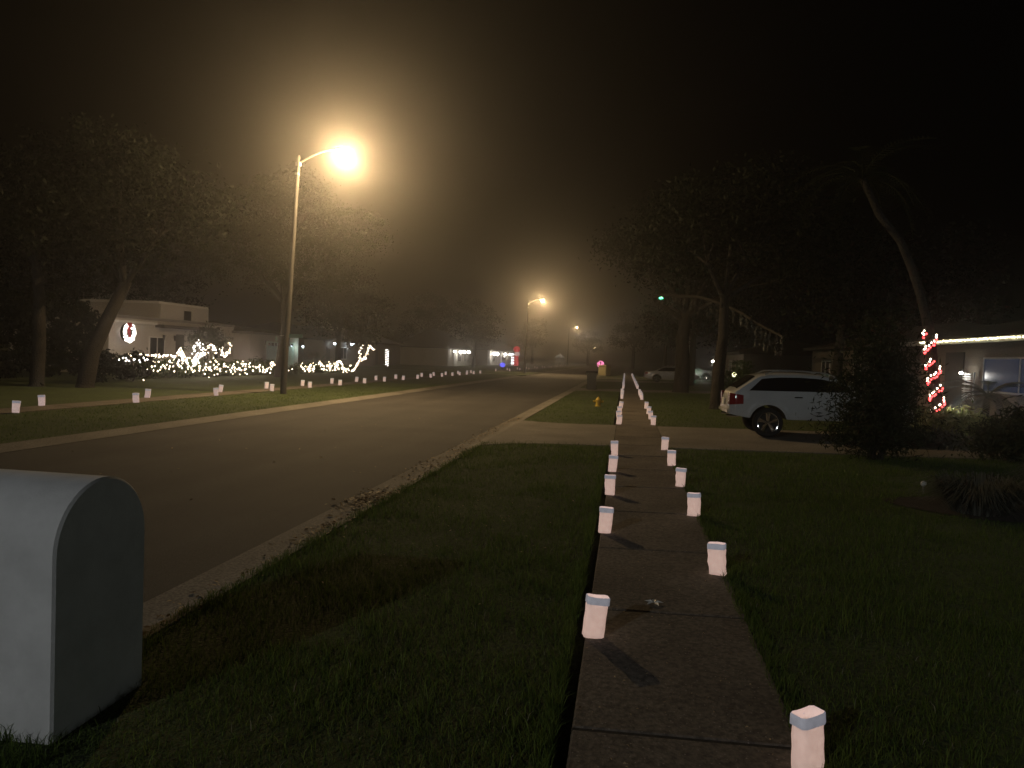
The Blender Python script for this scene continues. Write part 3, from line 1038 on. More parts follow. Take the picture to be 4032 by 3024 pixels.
ub = thing("utility_box", "pale yellow utility cabinet on a pad behind the trash cart", "utility box", (-2.5, 91.5, gz(-2.5)), -.6)
ub.scale = (1.1, 1.1, .85)
m = MB(); m.box((0, 0, .06), (1.3, 1.1, .14), 0, .02); m.build("pad", "concrete", ub)
m = MB(); m.box((0, 0, .78), (1.05, .85, 1.3), 0, .03); cb = m.build("cabinet", "cabinet_paint", ub)
m = MB(); m.box((0, -.43, .75), (.9, .03, 1.05), 0, .01); dd = m.build("door", "cabinet_paint", ub)
m = MB(); m.box((.36, -.455, .75), (.03, .03, .14)); m.build("handle", "galvanised", dd)
m = MB(); m.prism([(-.52, 1.44), (.52, 1.44), (.5, 1.5), (-.46, 1.56)], -.57, .57, 'x'); m.build("lid", "cabinet_paint", ub)

# ================================================================== TREES
def tree(name, label, base, trunk_pts, r0, blobs, nclump, per, spread, leafsize, leaf="oak_leaf", cat="tree", group=None, barkm="bark", limbs=True, aspect=.5):
    t = thing(name, label, cat, base, 0, group)
    m = MB()
    P = [Vector(p) for p in trunk_pts]
    n = len(P)
    m.tube([(0, 0, -.15)] + P, [r0 * 1.5] + [r0 * (1.18 - .62 * i / n) if i else r0 * 1.12 for i in range(n)], 12)
    rr = random.Random(hash(label) % 1000 if False else len(label))
    if limbs:
        for c, rad in blobs:
            c = Vector(c)
            s = P[-1] if c.z > P[-1].z else P[max(0, n - 2)]
            mid = s.lerp(c, .5) + Vector((rr.uniform(-.3, .3), rr.uniform(-.3, .3), rr.uniform(.1, .5)))
            m.tube([s - (P[-1] - P[-2]).normalized() * .2, mid, c], [r0 * .45, r0 * .28, r0 * .1], 8)
            for k in range(3):
                e = c + Vector((rr.uniform(-1, 1) * rad[0], rr.uniform(-1, 1) * rad[1], rr.uniform(-.5, .8) * rad[2]))
                m.tube([mid, mid.lerp(e, .55) + Vector((0, 0, .2)), e], [r0 * .2, r0 * .12, r0 * .03], 6)
    m.build("trunk", barkm, t, True)
    C = clumps(blobs, nclump, per, spread)
    V, Q = leaves(C, leafsize, aspect)
    np_mesh("crown", V, Q, np.zeros((0, 3), int), leaf, t)
    return t

# left side, lit from the big lamp
tree("oak_tree", "large oak behind the tall lamp pole, its loose crown catching the lamp light", (-22.3, 46.5, LG),
     [(0, 0, .1), (.1, 0, 1.5), (.25, .1, 3.2), (.1, 0, 5)], .36,
     [((-3, 1, 8.2), (3.0, 3, 2.2)), ((2.6, -1, 7.6), (3.0, 3, 2.0)), ((-.3, 0, 10.4), (3.6, 3.2, 2.2)), ((-5.6, 0, 9.8), (2.4, 2.4, 1.8)), ((4.6, .5, 9.6), (2.2, 2.4, 1.6)), ((.5, 1, 12.4), (2.6, 2.6, 1.5))],
     300, 260, .50, .07)
tree("leaning_tree", "dark leaning oak at the left edge of the white house", (-21.6, 27.6, LG),
     [(0, 0, .1), (.15, .15, 1.4), (.55, .5, 2.8), (1.1, .9, 4.4)], .30,
     [((.6, 0, 6.6), (2.6, 2.6, 1.7)), ((-2, 1, 7.6), (2.8, 2.6, 1.8)), ((3, 1, 7.6), (2.2, 2.4, 1.5)), ((.4, 0, 9), (2.6, 2.4, 1.4))],
     150, 130, .5, .10, "dark_leaf")
tree("yard_tree", "far left yard tree with a faintly lit trunk foot", (-23.2, 26.9, LG),
     [(0, 0, .1), (.0, .1, 1.6), (-.1, .2, 3.4), (-.3, .2, 5)], .24,
     [((-.6, 0, 7), (2.6, 2.6, 1.8)), ((-3, 1, 6.2), (2.4, 2.4, 1.6)), ((1.6, -1, 6.4), (2.0, 2.2, 1.4))],
     120, 120, .5, .10, "dark_leaf")
# right side
def moss(pts, label, n_leaf=26):
    """grey strands hanging under a limb"""
    t = thing("hanging_moss", label, "moss")
    V, Q = [], []
    for i, p in enumerate(pts):
        ln = random.uniform(.35, 1.0)
        cc = np.array(p) + np.stack([RNG.normal(0, .03, n_leaf), RNG.normal(0, .03, n_leaf), -RNG.random(n_leaf) * ln], 1)
        v, q = leaves(cc, .07, .25, -1.5)
        np_mesh("moss_strand", v, q, np.zeros((0, 3), int), "moss", t)
    return t

tree("oak_tree", "big dark oak trunk between the silver sedan and the small white crossover", (3.4, 47.2, gz(3.4)),
     [(0, 0, .1), (.05, 0, 1.5), (-.05, 0, 3.2), (.1, 0, 4.8)], .44,
     [((-2.2, -1, 8.2), (2.8, 3, 1.8)), ((2.6, 0, 8.4), (3.4, 3, 2.0)), ((0, 0, 10.2), (3.8, 3.4, 2)), ((6, -1, 7.6), (2.4, 2.6, 1.5))],
     170, 130, .5, .11, "dark_leaf")
tree("oak_tree", "slimmer dark oak standing just behind the tail of the white crossover", (3.68, 31.2, gz(3.68)),
     [(0, 0, .1), (.02, .05, 1.5), (.15, .1, 3.0), (.1, 0, 4.6)], .24,
     [((-1.6, 0, 6.6), (2.2, 2.4, 1.4)), ((1.8, 0, 7), (2.6, 2.6, 1.7)), ((.2, 0, 8.4), (2.6, 2.6, 1.5)), ((4.2, 1, 6.6), (2.2, 2.2, 1.3))],
     140, 120, .45, .10, "dark_leaf")
arc = [(.91, 47, 5.6), (1.5, 46, 5.75), (2.1, 44, 5.7), (2.7, 42, 5.45), (3.36, 40, 5.3), (3.8, 37, 4.9), (4.3, 35, 4.5), (4.72, 33, 4.05), (5.0, 31, 3.55), (5.3, 29.5, 3.2), (5.48, 28, 2.9)]
mo = []
for a, b in zip(arc[:-1], arc[1:]):
    for k in range(3):
        w = (k + random.random()) / 3
        mo.append([a[i] + (b[i] - a[i]) * w + random.uniform(-.05, .05) for i in range(3)])
mt = moss(mo, "grey moss strands hanging in an arc under a dark limb above the parked cars")
mb_ = MB(); mb_.tube([(3.5, 47.2, 4.4), (1.6, 46.6, 5.6)] + [(a[0], a[1], a[2] + .03) for a in arc[1:]], [.16, .12] + [.1 - .007 * i for i in range(len(arc) - 1)], 8)
mb_.build("limb", "bark", mt, True)

# leaning palm wrapped in candy-stripe lights
def frond_mesh(length, droop, nl=22, leafl=.45):
    V, Q = [], []
    for i in range(nl):
        q = (i + 1) / nl
        x = length * q
        z = length * (.55 * q - droop * q * q)
        for s in (-1, 1):
            l = leafl * (1 - .55 * abs(q - .4))
            a = (x, 0, z); b = (x + l * .45, s * l, z - l * .35)
            w = .022
            o = len(V)
            V += [(a[0] - w, 0, a[2]), (a[0] + w, 0, a[2]), (b[0], b[1], b[2]), ((a[0] + b[0]) / 2 - w, b[1] / 2, (a[2] + b[2]) / 2 + .02)]
            Q.append([o, o + 1, o + 2, o + 3])
    m = MB(); m.add(V, Q)
    m.tube([(length * q, 0, length * (.55 * q - droop * q * q)) for q in np.linspace(0, 1, 8)], [.03 - .024 * q for q in np.linspace(0, 1, 8)], 5)
    return m

def palm(name, label, pts, r0, r1, nfr, flen, droop=.9, leafm="oak_leaf", leafl=.45, cat="palm tree"):
    b = Vector(pts[0])
    t = thing(name, label, cat, b)
    m = MB()
    P = [Vector(p) - b for p in pts]
    m.tube([P[0] - Vector((0, 0, .15))] + P, [r0 * 1.15] + list(np.linspace(r0, r1, len(P))), 14)
    m.build("trunk", "palm_bark", t, True)
    fm = frond_mesh(flen, droop, leafl=leafl)
    f0 = fm.build("frond", leafm, t, fix=False)
    for k in range(nfr):
        f = f0 if k == 0 else f0.copy()
        if k:
            COL.objects.link(f); f.parent = t
        f.location = P[-1]
        f.rotation_euler = (0, random.uniform(-.75, .55), 2 * PI * k / nfr * 2.4)
    return t

PT = [(10.45, 27, gz(10.4)), (10.15, 27, 1.94), (9.98, 27, 3.17), (9.65, 27, 4.4), (9.31, 27, 5.32), (8.9, 27, 6.23), (8.2, 27, 7.07), (7.6, 27, 8.3)]
palm("palm_tree", "leaning palm with its trunk wrapped in red and white lights before the right house", PT, .18, .11, 17, 2.3)
def trunk_at(z):
    for a, b in zip(PT[:-1], PT[1:]):
        if a[2] <= z <= b[2]:
            w = (z - a[2]) / (b[2] - a[2])
            return a[0] + (b[0] - a[0]) * w
    return PT[0][0]
cs = thing("string_lights", "red and white light string wound round the leaning palm trunk", "string lights", (10.2, 27, gz(10.4)))
for nm, mt_, ph, dzz in (("red_bulbs", "red_bulb", 0, 0), ("white_bulbs", "warm_bulb", 0.0, .13)):
    m = MB()
    for k in range(125):
        z = .35 + 2.9 * k / 125 + dzz
        a = 2 * PI * (z - .3 - dzz) / .52 + ph
        if math.sin(a * .37 + z * 2) > .7: continue
        rr_ = .225 - .015 * z
        x = trunk_at(z) + rr_ * math.cos(a); yy = 27 + rr_ * math.sin(a)
        zz = z + .09 * math.cos(a)
        if nm == "white_bulbs" and k % 5 in (1, 3): continue
        m.octa((x - 10.2 + random.uniform(-.02, .02), yy - 27, zz - gz(10.4) + random.uniform(-.03, .03)), .027 if nm == "white_bulbs" else .032)
    tag(m.build(nm, mt_, cs), kind='stuff')
m = MB()
m.tube([(trunk_at(z) - 10.2 + (.215 - .015 * z) * math.cos(2 * PI * (z - .3) / .52), (.215 - .015 * z) * math.sin(2 * PI * (z - .3) / .52),
         z + .09 * math.cos(2 * PI * (z - .3) / .52) - gz(10.4)) for z in np.linspace(.35, 3.25, 140)], .008, 4)
m.build("wire", "wire_green", cs)

# shrubs
def shrub(name, label, base, blobs, ncl, per, spread, size, leaf, cat="shrub", group=None, aspect=.35, stems=5, rad=.03):
    t = thing(name, label, cat, base, 0, group)
    m = MB()
    rr = random.Random(len(label))
    for k in range(stems):
        c, rd = blobs[k % len(blobs)]
        m.tube([(rr.uniform(-.12, .12), rr.uniform(-.12, .12), -.05), (c[0] * .5 + rr.uniform(-.2, .2), c[1] * .5 + rr.uniform(-.2, .2), c[2] * .55),
                (c[0] + rr.uniform(-.3, .3) * rd[0], c[1] + rr.uniform(-.3, .3) * rd[1], c[2])], [rad, rad * .7, rad * .3], 6)
    m.build("stems", "bark", t, True)
    V, Q = leaves(clumps(blobs, ncl, per, spread, .3), size, aspect)
    np_mesh("foliage", V, Q, np.zeros((0, 3), int), leaf, t)
    return t

shrub("weeping_shrub", "tall dark feathery shrub hiding the front of the white crossover", (5.0, 15.9, gz(5.0)),
      [((-.25, 0, .55), (.55, .65, .45)), ((.25, .1, .7), (.5, .7, .6)), ((-.1, .1, 1.35), (.6, .65, .6)), ((.2, .2, 1.7), (.45, .6, .6)), ((0, .1, 2.3), (.35, .5, .5))],
      230, 100, .22, .065, "oak_leaf", aspect=.2, stems=9, rad=.05)
shrub("broad_shrub", "broad dark shrub in front of the beige house at the right frame edge", (8.15, 16.3, gz(8.1)),
      [((-.4, 0, .4), (.8, .9, .4)), ((.5, .2, .5), (.9, .9, .5)), ((.2, .1, .8), (.7, .8, .4))],
      200, 90, .2, .075, "oak_leaf", aspect=.25, stems=8, rad=.03)
shrub("spiky_shrub", "small spiky grey shrub lit yellow under the wrapped palm", (8.6, 21.8, gz(8.6)),
      [((0, 0, .32), (.85, .8, .3)), ((.5, .2, .5), (.5, .5, .25))], 60, 40, .12, .10, "variegated_leaf", aspect=.25)
shrub("ground_shrub", "low pale shrub spreading beside the dark feathery shrub", (7.3, 19.3, gz(7.3)),
      [((0, 0, .16), (.9, .8, .16)), ((-.6, .1, .12), (.6, .5, .12))], 50, 40, .1, .09, "silver_leaf", aspect=.25)
def grass_mound(name, label, base, n, rad, h, leaf):
    t = thing(name, label, "ornamental grass", base)
    a = RNG.random(n) * 2 * PI; r_ = RNG.random(n) ** .5 * rad * .4
    rt = np.stack([np.cos(a) * r_, np.sin(a) * r_, np.zeros(n)], 1)
    out = RNG.uniform(.4, 1.0, n) * rad
    hh = h * RNG.uniform(.5, 1.1, n)
    mid = rt + np.stack([np.cos(a) * out * .4, np.sin(a) * out * .4, hh], 1)
    tip = rt + np.stack([np.cos(a) * out, np.sin(a) * out, hh * RNG.uniform(.25, .9, n)], 1)
    sd = np.stack([-np.sin(a), np.cos(a), np.zeros(n)], 1) * .006
    V = np.stack([rt - sd, rt + sd, mid + sd, mid - sd, tip], 1).reshape(-1, 3)
    o = np.arange(n)[:, None] * 5
    np_mesh("blades", V, o + np.array([[0, 1, 2, 3]]), o + np.array([[3, 2, 4]]), leaf, t)
    m = MB(); m.ball((0, 0, .02), rad * .4, 10, 5, (1, 1, .25)); m.build("root_clump", "mulch_soil", t, True)
    return t
grass_mound("ornamental_grass", "loose grey ornamental grass clump on the dark bed at right", (4.55, 10.4, gz(4.5)), 900, .8, .45, "silver_leaf")
grass_mound("ornamental_grass", "grey ornamental grass clump at the right frame edge", (5.9, 10.9, gz(5.9)), 900, .9, .55, "silver_leaf")
m = MB()
cpts = [(5.4 + 1.75 * math.cos(a) * (1 + .12 * math.sin(3 * a)), 10.7 + 1.0 * math.sin(a) * (1 + .1 * math.cos(2 * a))) for a in np.linspace(0, 2 * PI, 40, endpoint=False)]
m.add([(x, y, gz(x) + .012) for x, y in cpts] + [(5.4, 10.7, gz(5.4) + .05)], [[i, (i + 1) % 40, 40] for i in range(40)])
struct(m.build("mulch_bed", "mulch_soil", smooth='all'))
sl = thing("garden_light", "small white garden globe at the edge of the dark bed", "garden light", (4.38, 11.75, gz(4.4)))
m = MB(); m.tube([(0, 0, -.05), (0, 0, .12)], .012, 8); m.build("stake", "galvanised", sl, True)
m = MB(); m.ball((0, 0, .155), .042, 12, 8); m.build("globe", "plate_white", sl, True)

# background trees (copies share their meshes)
bg = tree("broad_tree", "dark broad tree behind the white house, rising over its left end", (-45, 42, LG),
          [(0, 0, .1), (.1, 0, 2), (0, .1, 4)], .3,
          [((-2.4, 0, 6.4), (2.8, 2.8, 2)), ((2.2, .6, 6.8), (2.8, 2.8, 2)), ((0, -.4, 8.8), (3, 3, 2)), ((.3, 2, 5.4), (3.4, 2, 1.6))],
          90, 110, .6, .15, "dark_leaf", group="trees behind the houses")
spots = [(-46, 55, 1.1, "dark broad tree behind the white house, rising over its middle"),
         (-44, 66, 1.0, "dark broad tree behind the white house, rising over its garage"),
         (-30, 76, .95, "tree beyond the side street, behind the wrapped post"),
         (-38, 100, 1.2, "tree behind the two bright cold lights across the road"),
         (-24, 118, 1.0, "tree left of the small lit white house across the road"),
         (-40, 150, 1.3, "tree behind the small lit white house across the road"),
         (-26, 210, 1.2, "tree beyond the red and white yard figure"),
         (-13, 260, 1.1, "tree beside the far white gazebo"),
         (6, 120, 1.1, "tree straight beyond the silver sedan"),
         (5.2, 62, .95, "tree behind the small white crossover"),
         (22, 58, 1.1, "tree behind the dim second house on the right"),
         (17, 98, 1.2, "tree behind the far porch light on the right"),
         (26, 36, 1.15, "dark tree rising behind the right house with roof lights"),
         (10, 38, .8, "dark tree between the white crossover and the right house"),
         (1.5, 170, 1.2, "farthest dark tree at the end of the sidewalk")]
for i, (x, y, s, lb) in enumerate(spots):
    dup(bg, (x, y, LG if x < 0 else gz(x)), i * 1.3, lb, s)
# dark hedge at far left
def hedge(name, label, x0, x1, y0, y1, h, leaf, ncl, size=.07, group=None):
    t = thing(name, label, "hedge", ((x0 + x1) / 2, (y0 + y1) / 2, LG), 0, group)
    n = max(1, int((y1 - y0) / max(.9, (x1 - x0))))
    bl = []
    for k in range(n):
        yy = (y0 - y1) / 2 + (k + .5) * (y1 - y0) / n
        bl.append(((random.uniform(-.1, .1), yy, h * .5), ((x1 - x0) / 2, (y1 - y0) / n * .6, h * random.uniform(.42, .55))))
    V, Q = leaves(clumps(bl, ncl, 60, .13, .45), size, .45)
    np_mesh("foliage", V, Q, np.zeros((0, 3), int), leaf, t)
    m = MB()
    for k in range(n):
        yy = (y0 - y1) / 2 + (k + .5) * (y1 - y0) / n
        m.tube([(0, yy, -.05), (.05, yy + .05, h * .6)], [.04, .02], 6)
    m.build("stems", "bark", t)
    return t
hedge("hedge", "tall black hedge at the far left edge beyond the walk", -25, -22.6, 19.0, 25.5, 2.6, "dark_leaf", 160, .12)
hedge("hedge", "tall dark hedge beside the end wall of the white house", -29.6, -27.7, 28.0, 36.9, 4.2, "dark_leaf", 620, .12)
hedge("hedge", "dark clipped hedge before the left corner of the white house", -24.6, -23.0, 30.4, 34.8, 1.5, "dark_leaf", 110, .09)

def porch(label, loc, mt_="porch_lens", col=(1, .9, .75), power=25, r_=.12):
    t = thing("porch_light", label, "porch light", loc)
    m = MB(); m.ball((0, 0, 0), 1, 10, 7, (r_, r_ * 1.5, r_ * .8)); m.build("globe", mt_, t, True)
    m = MB(); m.tube([(0, 0, r_ * .7), (0, 0, r_ * 1.4)], r_ * .6, 8); m.build("cap", "black_plastic", t)
    if power: light("porch_light_light", (.0, 0, -r_ * 1.6), col, power, .1, t)
    return t


# ================================================================== LEFT WHITE HOUSE
wh = thing("white_house", "white stucco house with upper storey and garage, lit by holiday lights", "house", (-30, 50, LG))
HX, HY = -30, 50
def hp(lo, hi, name, mt_, par, bev=0.0):
    m = MB(); m.box2([lo[0] - HX, lo[1] - HY, lo[2] - LG], [hi[0] - HX, hi[1] - HY, hi[2] - LG], bev)
    return m.build(name, mt_, par)
w1 = hp((-36.5, 40.2, LG - .1), (-30, 54.4, 3.3), "wall", "house_stucco", wh)
w2 = hp((-36, 45.6, 3.3), (-30.3, 51.3, 4.45), "upper_wall", "house_stucco", wh)
w3 = hp((-42, 54.4, LG - .1), (-28.6, 63.0, 2.85), "garage_wall", "house_stucco", wh)
def roof(lo, hi, z, rise, over, name, mt_, par, o=(HX, HY, LG)):
    x0, y0, x1, y1 = lo[0] - over - o[0], lo[1] - over - o[1], hi[0] + over - o[0], hi[1] + over - o[1]
    z -= o[2]
    cx_, k = (x0 + x1) / 2, (x1 - x0) / 2 * .8
    ya, yb = y0 + min(k, (y1 - y0) * .4), y1 - min(k, (y1 - y0) * .4)
    m = MB()
    m.add([(x0, y0, z), (x1, y0, z), (x1, y1, z), (x0, y1, z), (x0, y0, z + .16), (x1, y0, z + .16), (x1, y1, z + .16), (x0, y1, z + .16), (cx_, ya, z + rise), (cx_, yb, z + rise)],
          [[3, 2, 1, 0], [0, 1, 5, 4], [1, 2, 6, 5], [2, 3, 7, 6], [3, 0, 4, 7], [4, 5, 8], [5, 6, 9, 8], [6, 7, 9], [7, 4, 8, 9]])
    return m.build(name, mt_, par)
roof((-36.4, 40.3), (-30.1, 54.3), 3.303, .25, .18, "roof", "pale_roof", wh)
roof((-35.9, 45.7), (-30.6, 51.2), 4.452, .25, .22, "upper_roof", "white_trim", wh)
roof((-42, 54.4), (-28.6, 63.0), 2.853, 1.1, .3, "garage_roof", "pale_roof", wh)
hp((-30.0, 44.6, 2.86), (-29.4, 51.0, 3.06), "balcony_trim", "dark_trim", wh)
hp((-30.0, 40.4, 3.02), (-29.8, 44.55, 3.16), "fascia", "white_trim", wh)
hp((-30.0, 46.85, LG), (-29.94, 47.75, 2.5), "door", "dark_door", wh)
for y_ in (44.0, 51.5):
    f_ = hp((-30.0, y_, .9), (-29.95, y_ + 1.5, 2.2), "window", "tinted_glass", wh)
    q = MB()
    for a, b, c_, d_ in ((y_ - .06, .84, y_ + 1.56, .9), (y_ - .06, 2.2, y_ + 1.56, 2.26), (y_ - .06, .9, y_, 2.2), (y_ + 1.5, .9, y_ + 1.56, 2.2), (y_ + .72, .9, y_ + .78, 2.2)):
        q.box2((-30.0 - HX, a - HY, b - LG), (-29.92 - HX, c_ - HY, d_ - LG))
    q.build("frame", "white_trim", f_)
f_ = hp((-30.3, 48.2, 3.5), (-30.24, 49.0, 4.15), "window", "tinted_glass", wh)
gd = hp((-28.6, 57.0, LG), (-28.54, 62.0, 2.35), "garage_door", "garage_paint", wh)
q = MB()
for k in range(8):
    q.box2((-28.545 - HX, 57.15 + k * .6 - HY, 2.0 - LG), (-28.53 - HX, 57.6 + k * .6 - HY, 2.24 - LG))
q.build("window_row", "tinted_glass", gd)
for y_ in (45.3, 46.5, 48.1, 56.5):
    px = -29.9 if y_ < 55 else -28.5
    q = MB(); q.tube([(px + .06 - HX, y_ - HY, 2.05 - LG), (px + .06 - HX, y_ - HY, 2.4 - LG)], [.05, .09], 8); q.build("wall_lantern", "black_plastic", wh)
# lit wreath on the wall
wr = thing("wreath", "big lit white wreath with a red bow on the white house wall", "wreath", (-29.5, 41.15, 2.42))
m = MB(); m.lathe([(.45 + .12 * math.cos(a), .10 * math.sin(a)) for a in np.linspace(0, 2 * PI, 9)], (0, 0, 0), 26, 'x'); m.build("ring", "dark_leaf", wr, True)
m = MB()
for k in range(170):
    a = random.uniform(0, 2 * PI); rr_ = .45 + random.uniform(-.15, .15)
    if abs(a - PI / 2) < .45: continue
    m.octa((.13 + random.uniform(0, .05), rr_ * math.cos(a), rr_ * math.sin(a)), .024)
tag(m.build("bulbs", "white_bulb", wr), kind='stuff')
m = MB(); m.ball((.16, .12, .48), 1, 8, 6, (.05, .17, .13)); m.ball((.16, -.12, .48), 1, 8, 6, (.05, .17, .13)); m.box((.15, .05, .1), (.02, .13, .75)); m.box((.15, -.06, .18), (.02, .13, .6))
m.build("bow", "red_ribbon", wr, True)

# hedges under nets of lights
def bulbs(m, c, rad, n, r_=.027):
    for _ in range(n):
        m.octa((c[0] + random.gauss(0, rad[0]), c[1] + random.gauss(0, rad[1]), c[2] + random.gauss(0, rad[2])), r_)
def lit_string(label, pts, sd, per, mt_="warm_bulb", r_=.030, name="string_lights"):
    """a string of bulbs that runs along points, with its wire"""
    b0 = Vector(pts[0])
    t = thing(name, label, "string lights", b0)
    m = MB(); wpts = []
    for a, b in zip(pts[:-1], pts[1:]):
        L_ = (Vector(b) - Vector(a)).length
        for k in range(max(1, int(L_ * per))):
            w = (k + random.random()) / max(1, int(L_ * per))
            p = Vector(a).lerp(Vector(b), w) + Vector([random.gauss(0, sd[i]) for i in range(3)]) - b0
            m.octa(p, r_ * random.uniform(.8, 1.2))
            wpts.append(p)
    tag(m.build("bulbs", mt_, t), kind='stuff')
    w = MB(); w.tube(wpts, .006, 3, False); w.build("wire", "wire_green", t)
    return t
def zigzag(x, y0, y1, zlo, zhi, step):
    out, k, y_ = [], 0, y0
    while y_ < y1:
        out.append((x + random.uniform(-.15, .25), y_, random.uniform(zlo, zhi)))
        y_ += step * random.uniform(.5, 1.5); k += 1
    return out
hedge("hedge", "long low hedge under light strings in front of the white house", -25.6, -24.4, 35.4, 51.8, 1.0, "shrub_leaf", 420, .08)
lit_string("warm light string tangled over the left half of the long low hedge", zigzag(-24.15, 35.0, 43.0, .15, 1.1, .4), (.12, .24, .13), 10)
lit_string("warm light string tangled over the right half of the long low hedge", zigzag(-24.15, 43.3, 51.6, .15, .95, .4), (.12, .25, .11), 11)
lit_string("straight light string along the back top of the long low hedge", [(-25.4, 35.6, 1.22), (-25.4, 39.6, 1.15), (-25.3, 41, 1.05)], (.05, .05, .04), 11)
lit_string("few lights on the dark clipped hedge left of the long hedge", [(-22.95, 31.4, 1.05), (-22.95, 33.6, 1.05)], (.05, .05, .05), 6, "white_bulb")
# small cone tree and bigger wrapped tree
ct = thing("cone_tree", "small cone shaped light tree in the hedge before the front door", "light tree", (-24.9, 39.35, LG))
m = MB(); m.lathe([(.0, 1.72), (.42, .8), (.4, .78), (0, .78)], (0, 0, 0), 14); m.build("frame", "wire_green", ct)
m = MB()
for k in range(90):
    q = random.random() ** .7; a = random.uniform(0, 2 * PI)
    m.octa((.44 * q * math.cos(a), .44 * q * math.sin(a), 1.72 - .92 * q), .026)
tag(m.build("bulbs", "warm_bulb", ct), kind='stuff')
wt = tree("wrapped_tree", "small tree with forked limbs wrapped in white lights before the white house", (-24.9, 42.0, LG),
          [(0, 0, .1), (.05, .05, .6), (-.05, .1, 1.2)], .14,
          [((.1, -1.5, 1.95), (.5, .6, .5)), ((0, .1, 2.5), (.7, 1.0, .55)), ((0, 1.3, 2.2), (.6, .7, .5))], 60, 50, .22, .12, "oak_leaf", aspect=.2)
lit_string("light string on the left limbs and foot of the small wrapped tree", [(-24.6, 40.0, .55), (-24.6, 40.5, 1.15), (-24.6, 40.3, 1.7), (-24.6, 40.7, 2.05), (-24.6, 41.0, 1.6), (-24.6, 40.8, 1.0), (-24.6, 40.3, .6)], (.06, .10, .08), 20, "white_bulb")
lit_string("light string arching over the middle limb of the small wrapped tree", [(-24.6, 41.0, 1.25), (-24.6, 41.5, 1.4), (-24.6, 41.9, 1.95), (-24.6, 42.3, 1.75), (-24.6, 42.7, 1.4)], (.05, .06, .06), 20)
lit_string("light string hanging like a hook on the right limb of the wrapped tree", [(-24.6, 43.2, 1.7), (-24.6, 43.3, 1.3), (-24.6, 43.7, 1.15), (-24.6, 44.1, 1.5), (-24.6, 44.3, 2.0)], (.05, .05, .06), 20)
light("string_light_fill", (-24.2, 39.5, 1.5), (1.0, .76, .66), 50, .5)
light("string_light_fill", (-24.2, 45.5, 1.3), (1.0, .78, .68), 60, .5)

porch("greenish lamp beside the garage door of the white house", (-28.0, 62.6, 2.05), "cold_lens", (.72, 1.0, .88), 26, .07)
# second lit hedge past the oak
hedge("hedge", "short hedge under lights to the right of the lamp pole", -25.0, -23.9, 53.2, 63.2, .75, "shrub_leaf", 260, .08)
lit_string("warm light string over the short hedge right of the lamp pole", zigzag(-23.8, 53.0, 63.0, .05, .8, .42), (.1, .18, .09), 11)
lit_string("light loop standing over the short hedge", [(-23.7, 59.6, .35), (-23.7, 59.7, .85), (-23.7, 60.5, .9), (-23.7, 60.9, .6)], (.04, .06, .04), 16)
wt2 = tree("wrapped_tree", "forked tree wrapped in lights beyond the short hedge", (-24.2, 65.5, LG),
           [(0, 0, .1), (.05, .4, .8), (0, .8, 1.5)], .13,
           [((0, .6, 3.2), (1.2, 1.3, .9)), ((0, 2.2, 3.3), (1.2, 1.2, .8))], 60, 50, .3, .13, "dark_leaf")
lit_string("light string climbing the forked tree beyond the short hedge", [(-24.0, 64.0, -.02), (-24.0, 65.2, .5), (-24.0, 65.9, 1.1), (-24.0, 65.9, 1.7), (-24.0, 66.4, 2.3)], (.05, .14, .05), 14)
lit_string("light string on the right fork of the forked tree", [(-24.0, 66.2, 1.0), (-24.0, 67.3, 1.2), (-24.0, 68.0, 1.7), (-24.0, 68.6, 2.35), (-24.0, 69.8, 2.0)], (.05, .12, .06), 13)
wp = thing("wrapped_post", "straight post wrapped in lights right of the forked tree", "post", (-24.2, 74.5, LG))
m = MB(); m.tube([(0, 0, 0), (0, 0, 2.2)], .07, 8); m.build("post", "dark_trim", wp)
m = MB()
for k in range(34):
    a = k * 1.3; m.octa((.12 * math.cos(a), .14 * math.sin(a), .5 + 1.7 * k / 34), .03)
tag(m.build("bulbs", "white_bulb", wp), kind='stuff')
fan = palm("fan_palm", "low spiky palm glowing pale blue behind the short hedge", [(-25.6, 60.2, LG), (-25.6, 60.2, .25)], .14, .12, 15, 1.5, .35, "silver_leaf", .3)
for f_ in fan.children:
    if f_.name.startswith("frond"):
        f_.rotation_euler = (0, random.uniform(-.95, -.1), random.uniform(0, 6.28))
sp = thing("garden_spotlight", "small spotlight at the foot of the pale blue palm", "spotlight", (-24.75, 60.0, LG))
m = MB(); m.tube([(0, 0, .12), (-.08, 0, .2)], [.05, .07], 10); m.tube([(0, 0, -.05), (0, 0, .12)], .012, 6); m.build("fixture", "black_plastic", sp)
m = MB(); m.ball((-.09, 0, .21), .05, 8, 6); m.build("lens", "cold_lens", sp)
light("garden_spotlight_light", (-.16, 0, .26), (.6, .75, 1.0), 14, .05, sp)
hs = thing("garden_spotlight", "dim spotlight at the foot of the far left yard tree", "spotlight", (-22.6, 26.5, LG))
m = MB(); m.tube([(0, 0, .1), (-.06, .03, .17)], [.05, .07], 10); m.tube([(0, 0, -.05), (0, 0, .1)], .012, 6); m.build("fixture", "black_plastic", hs)
light("garden_spotlight_light", (-.1, .05, .22), (.75, .9, .85), .7, .05, hs)

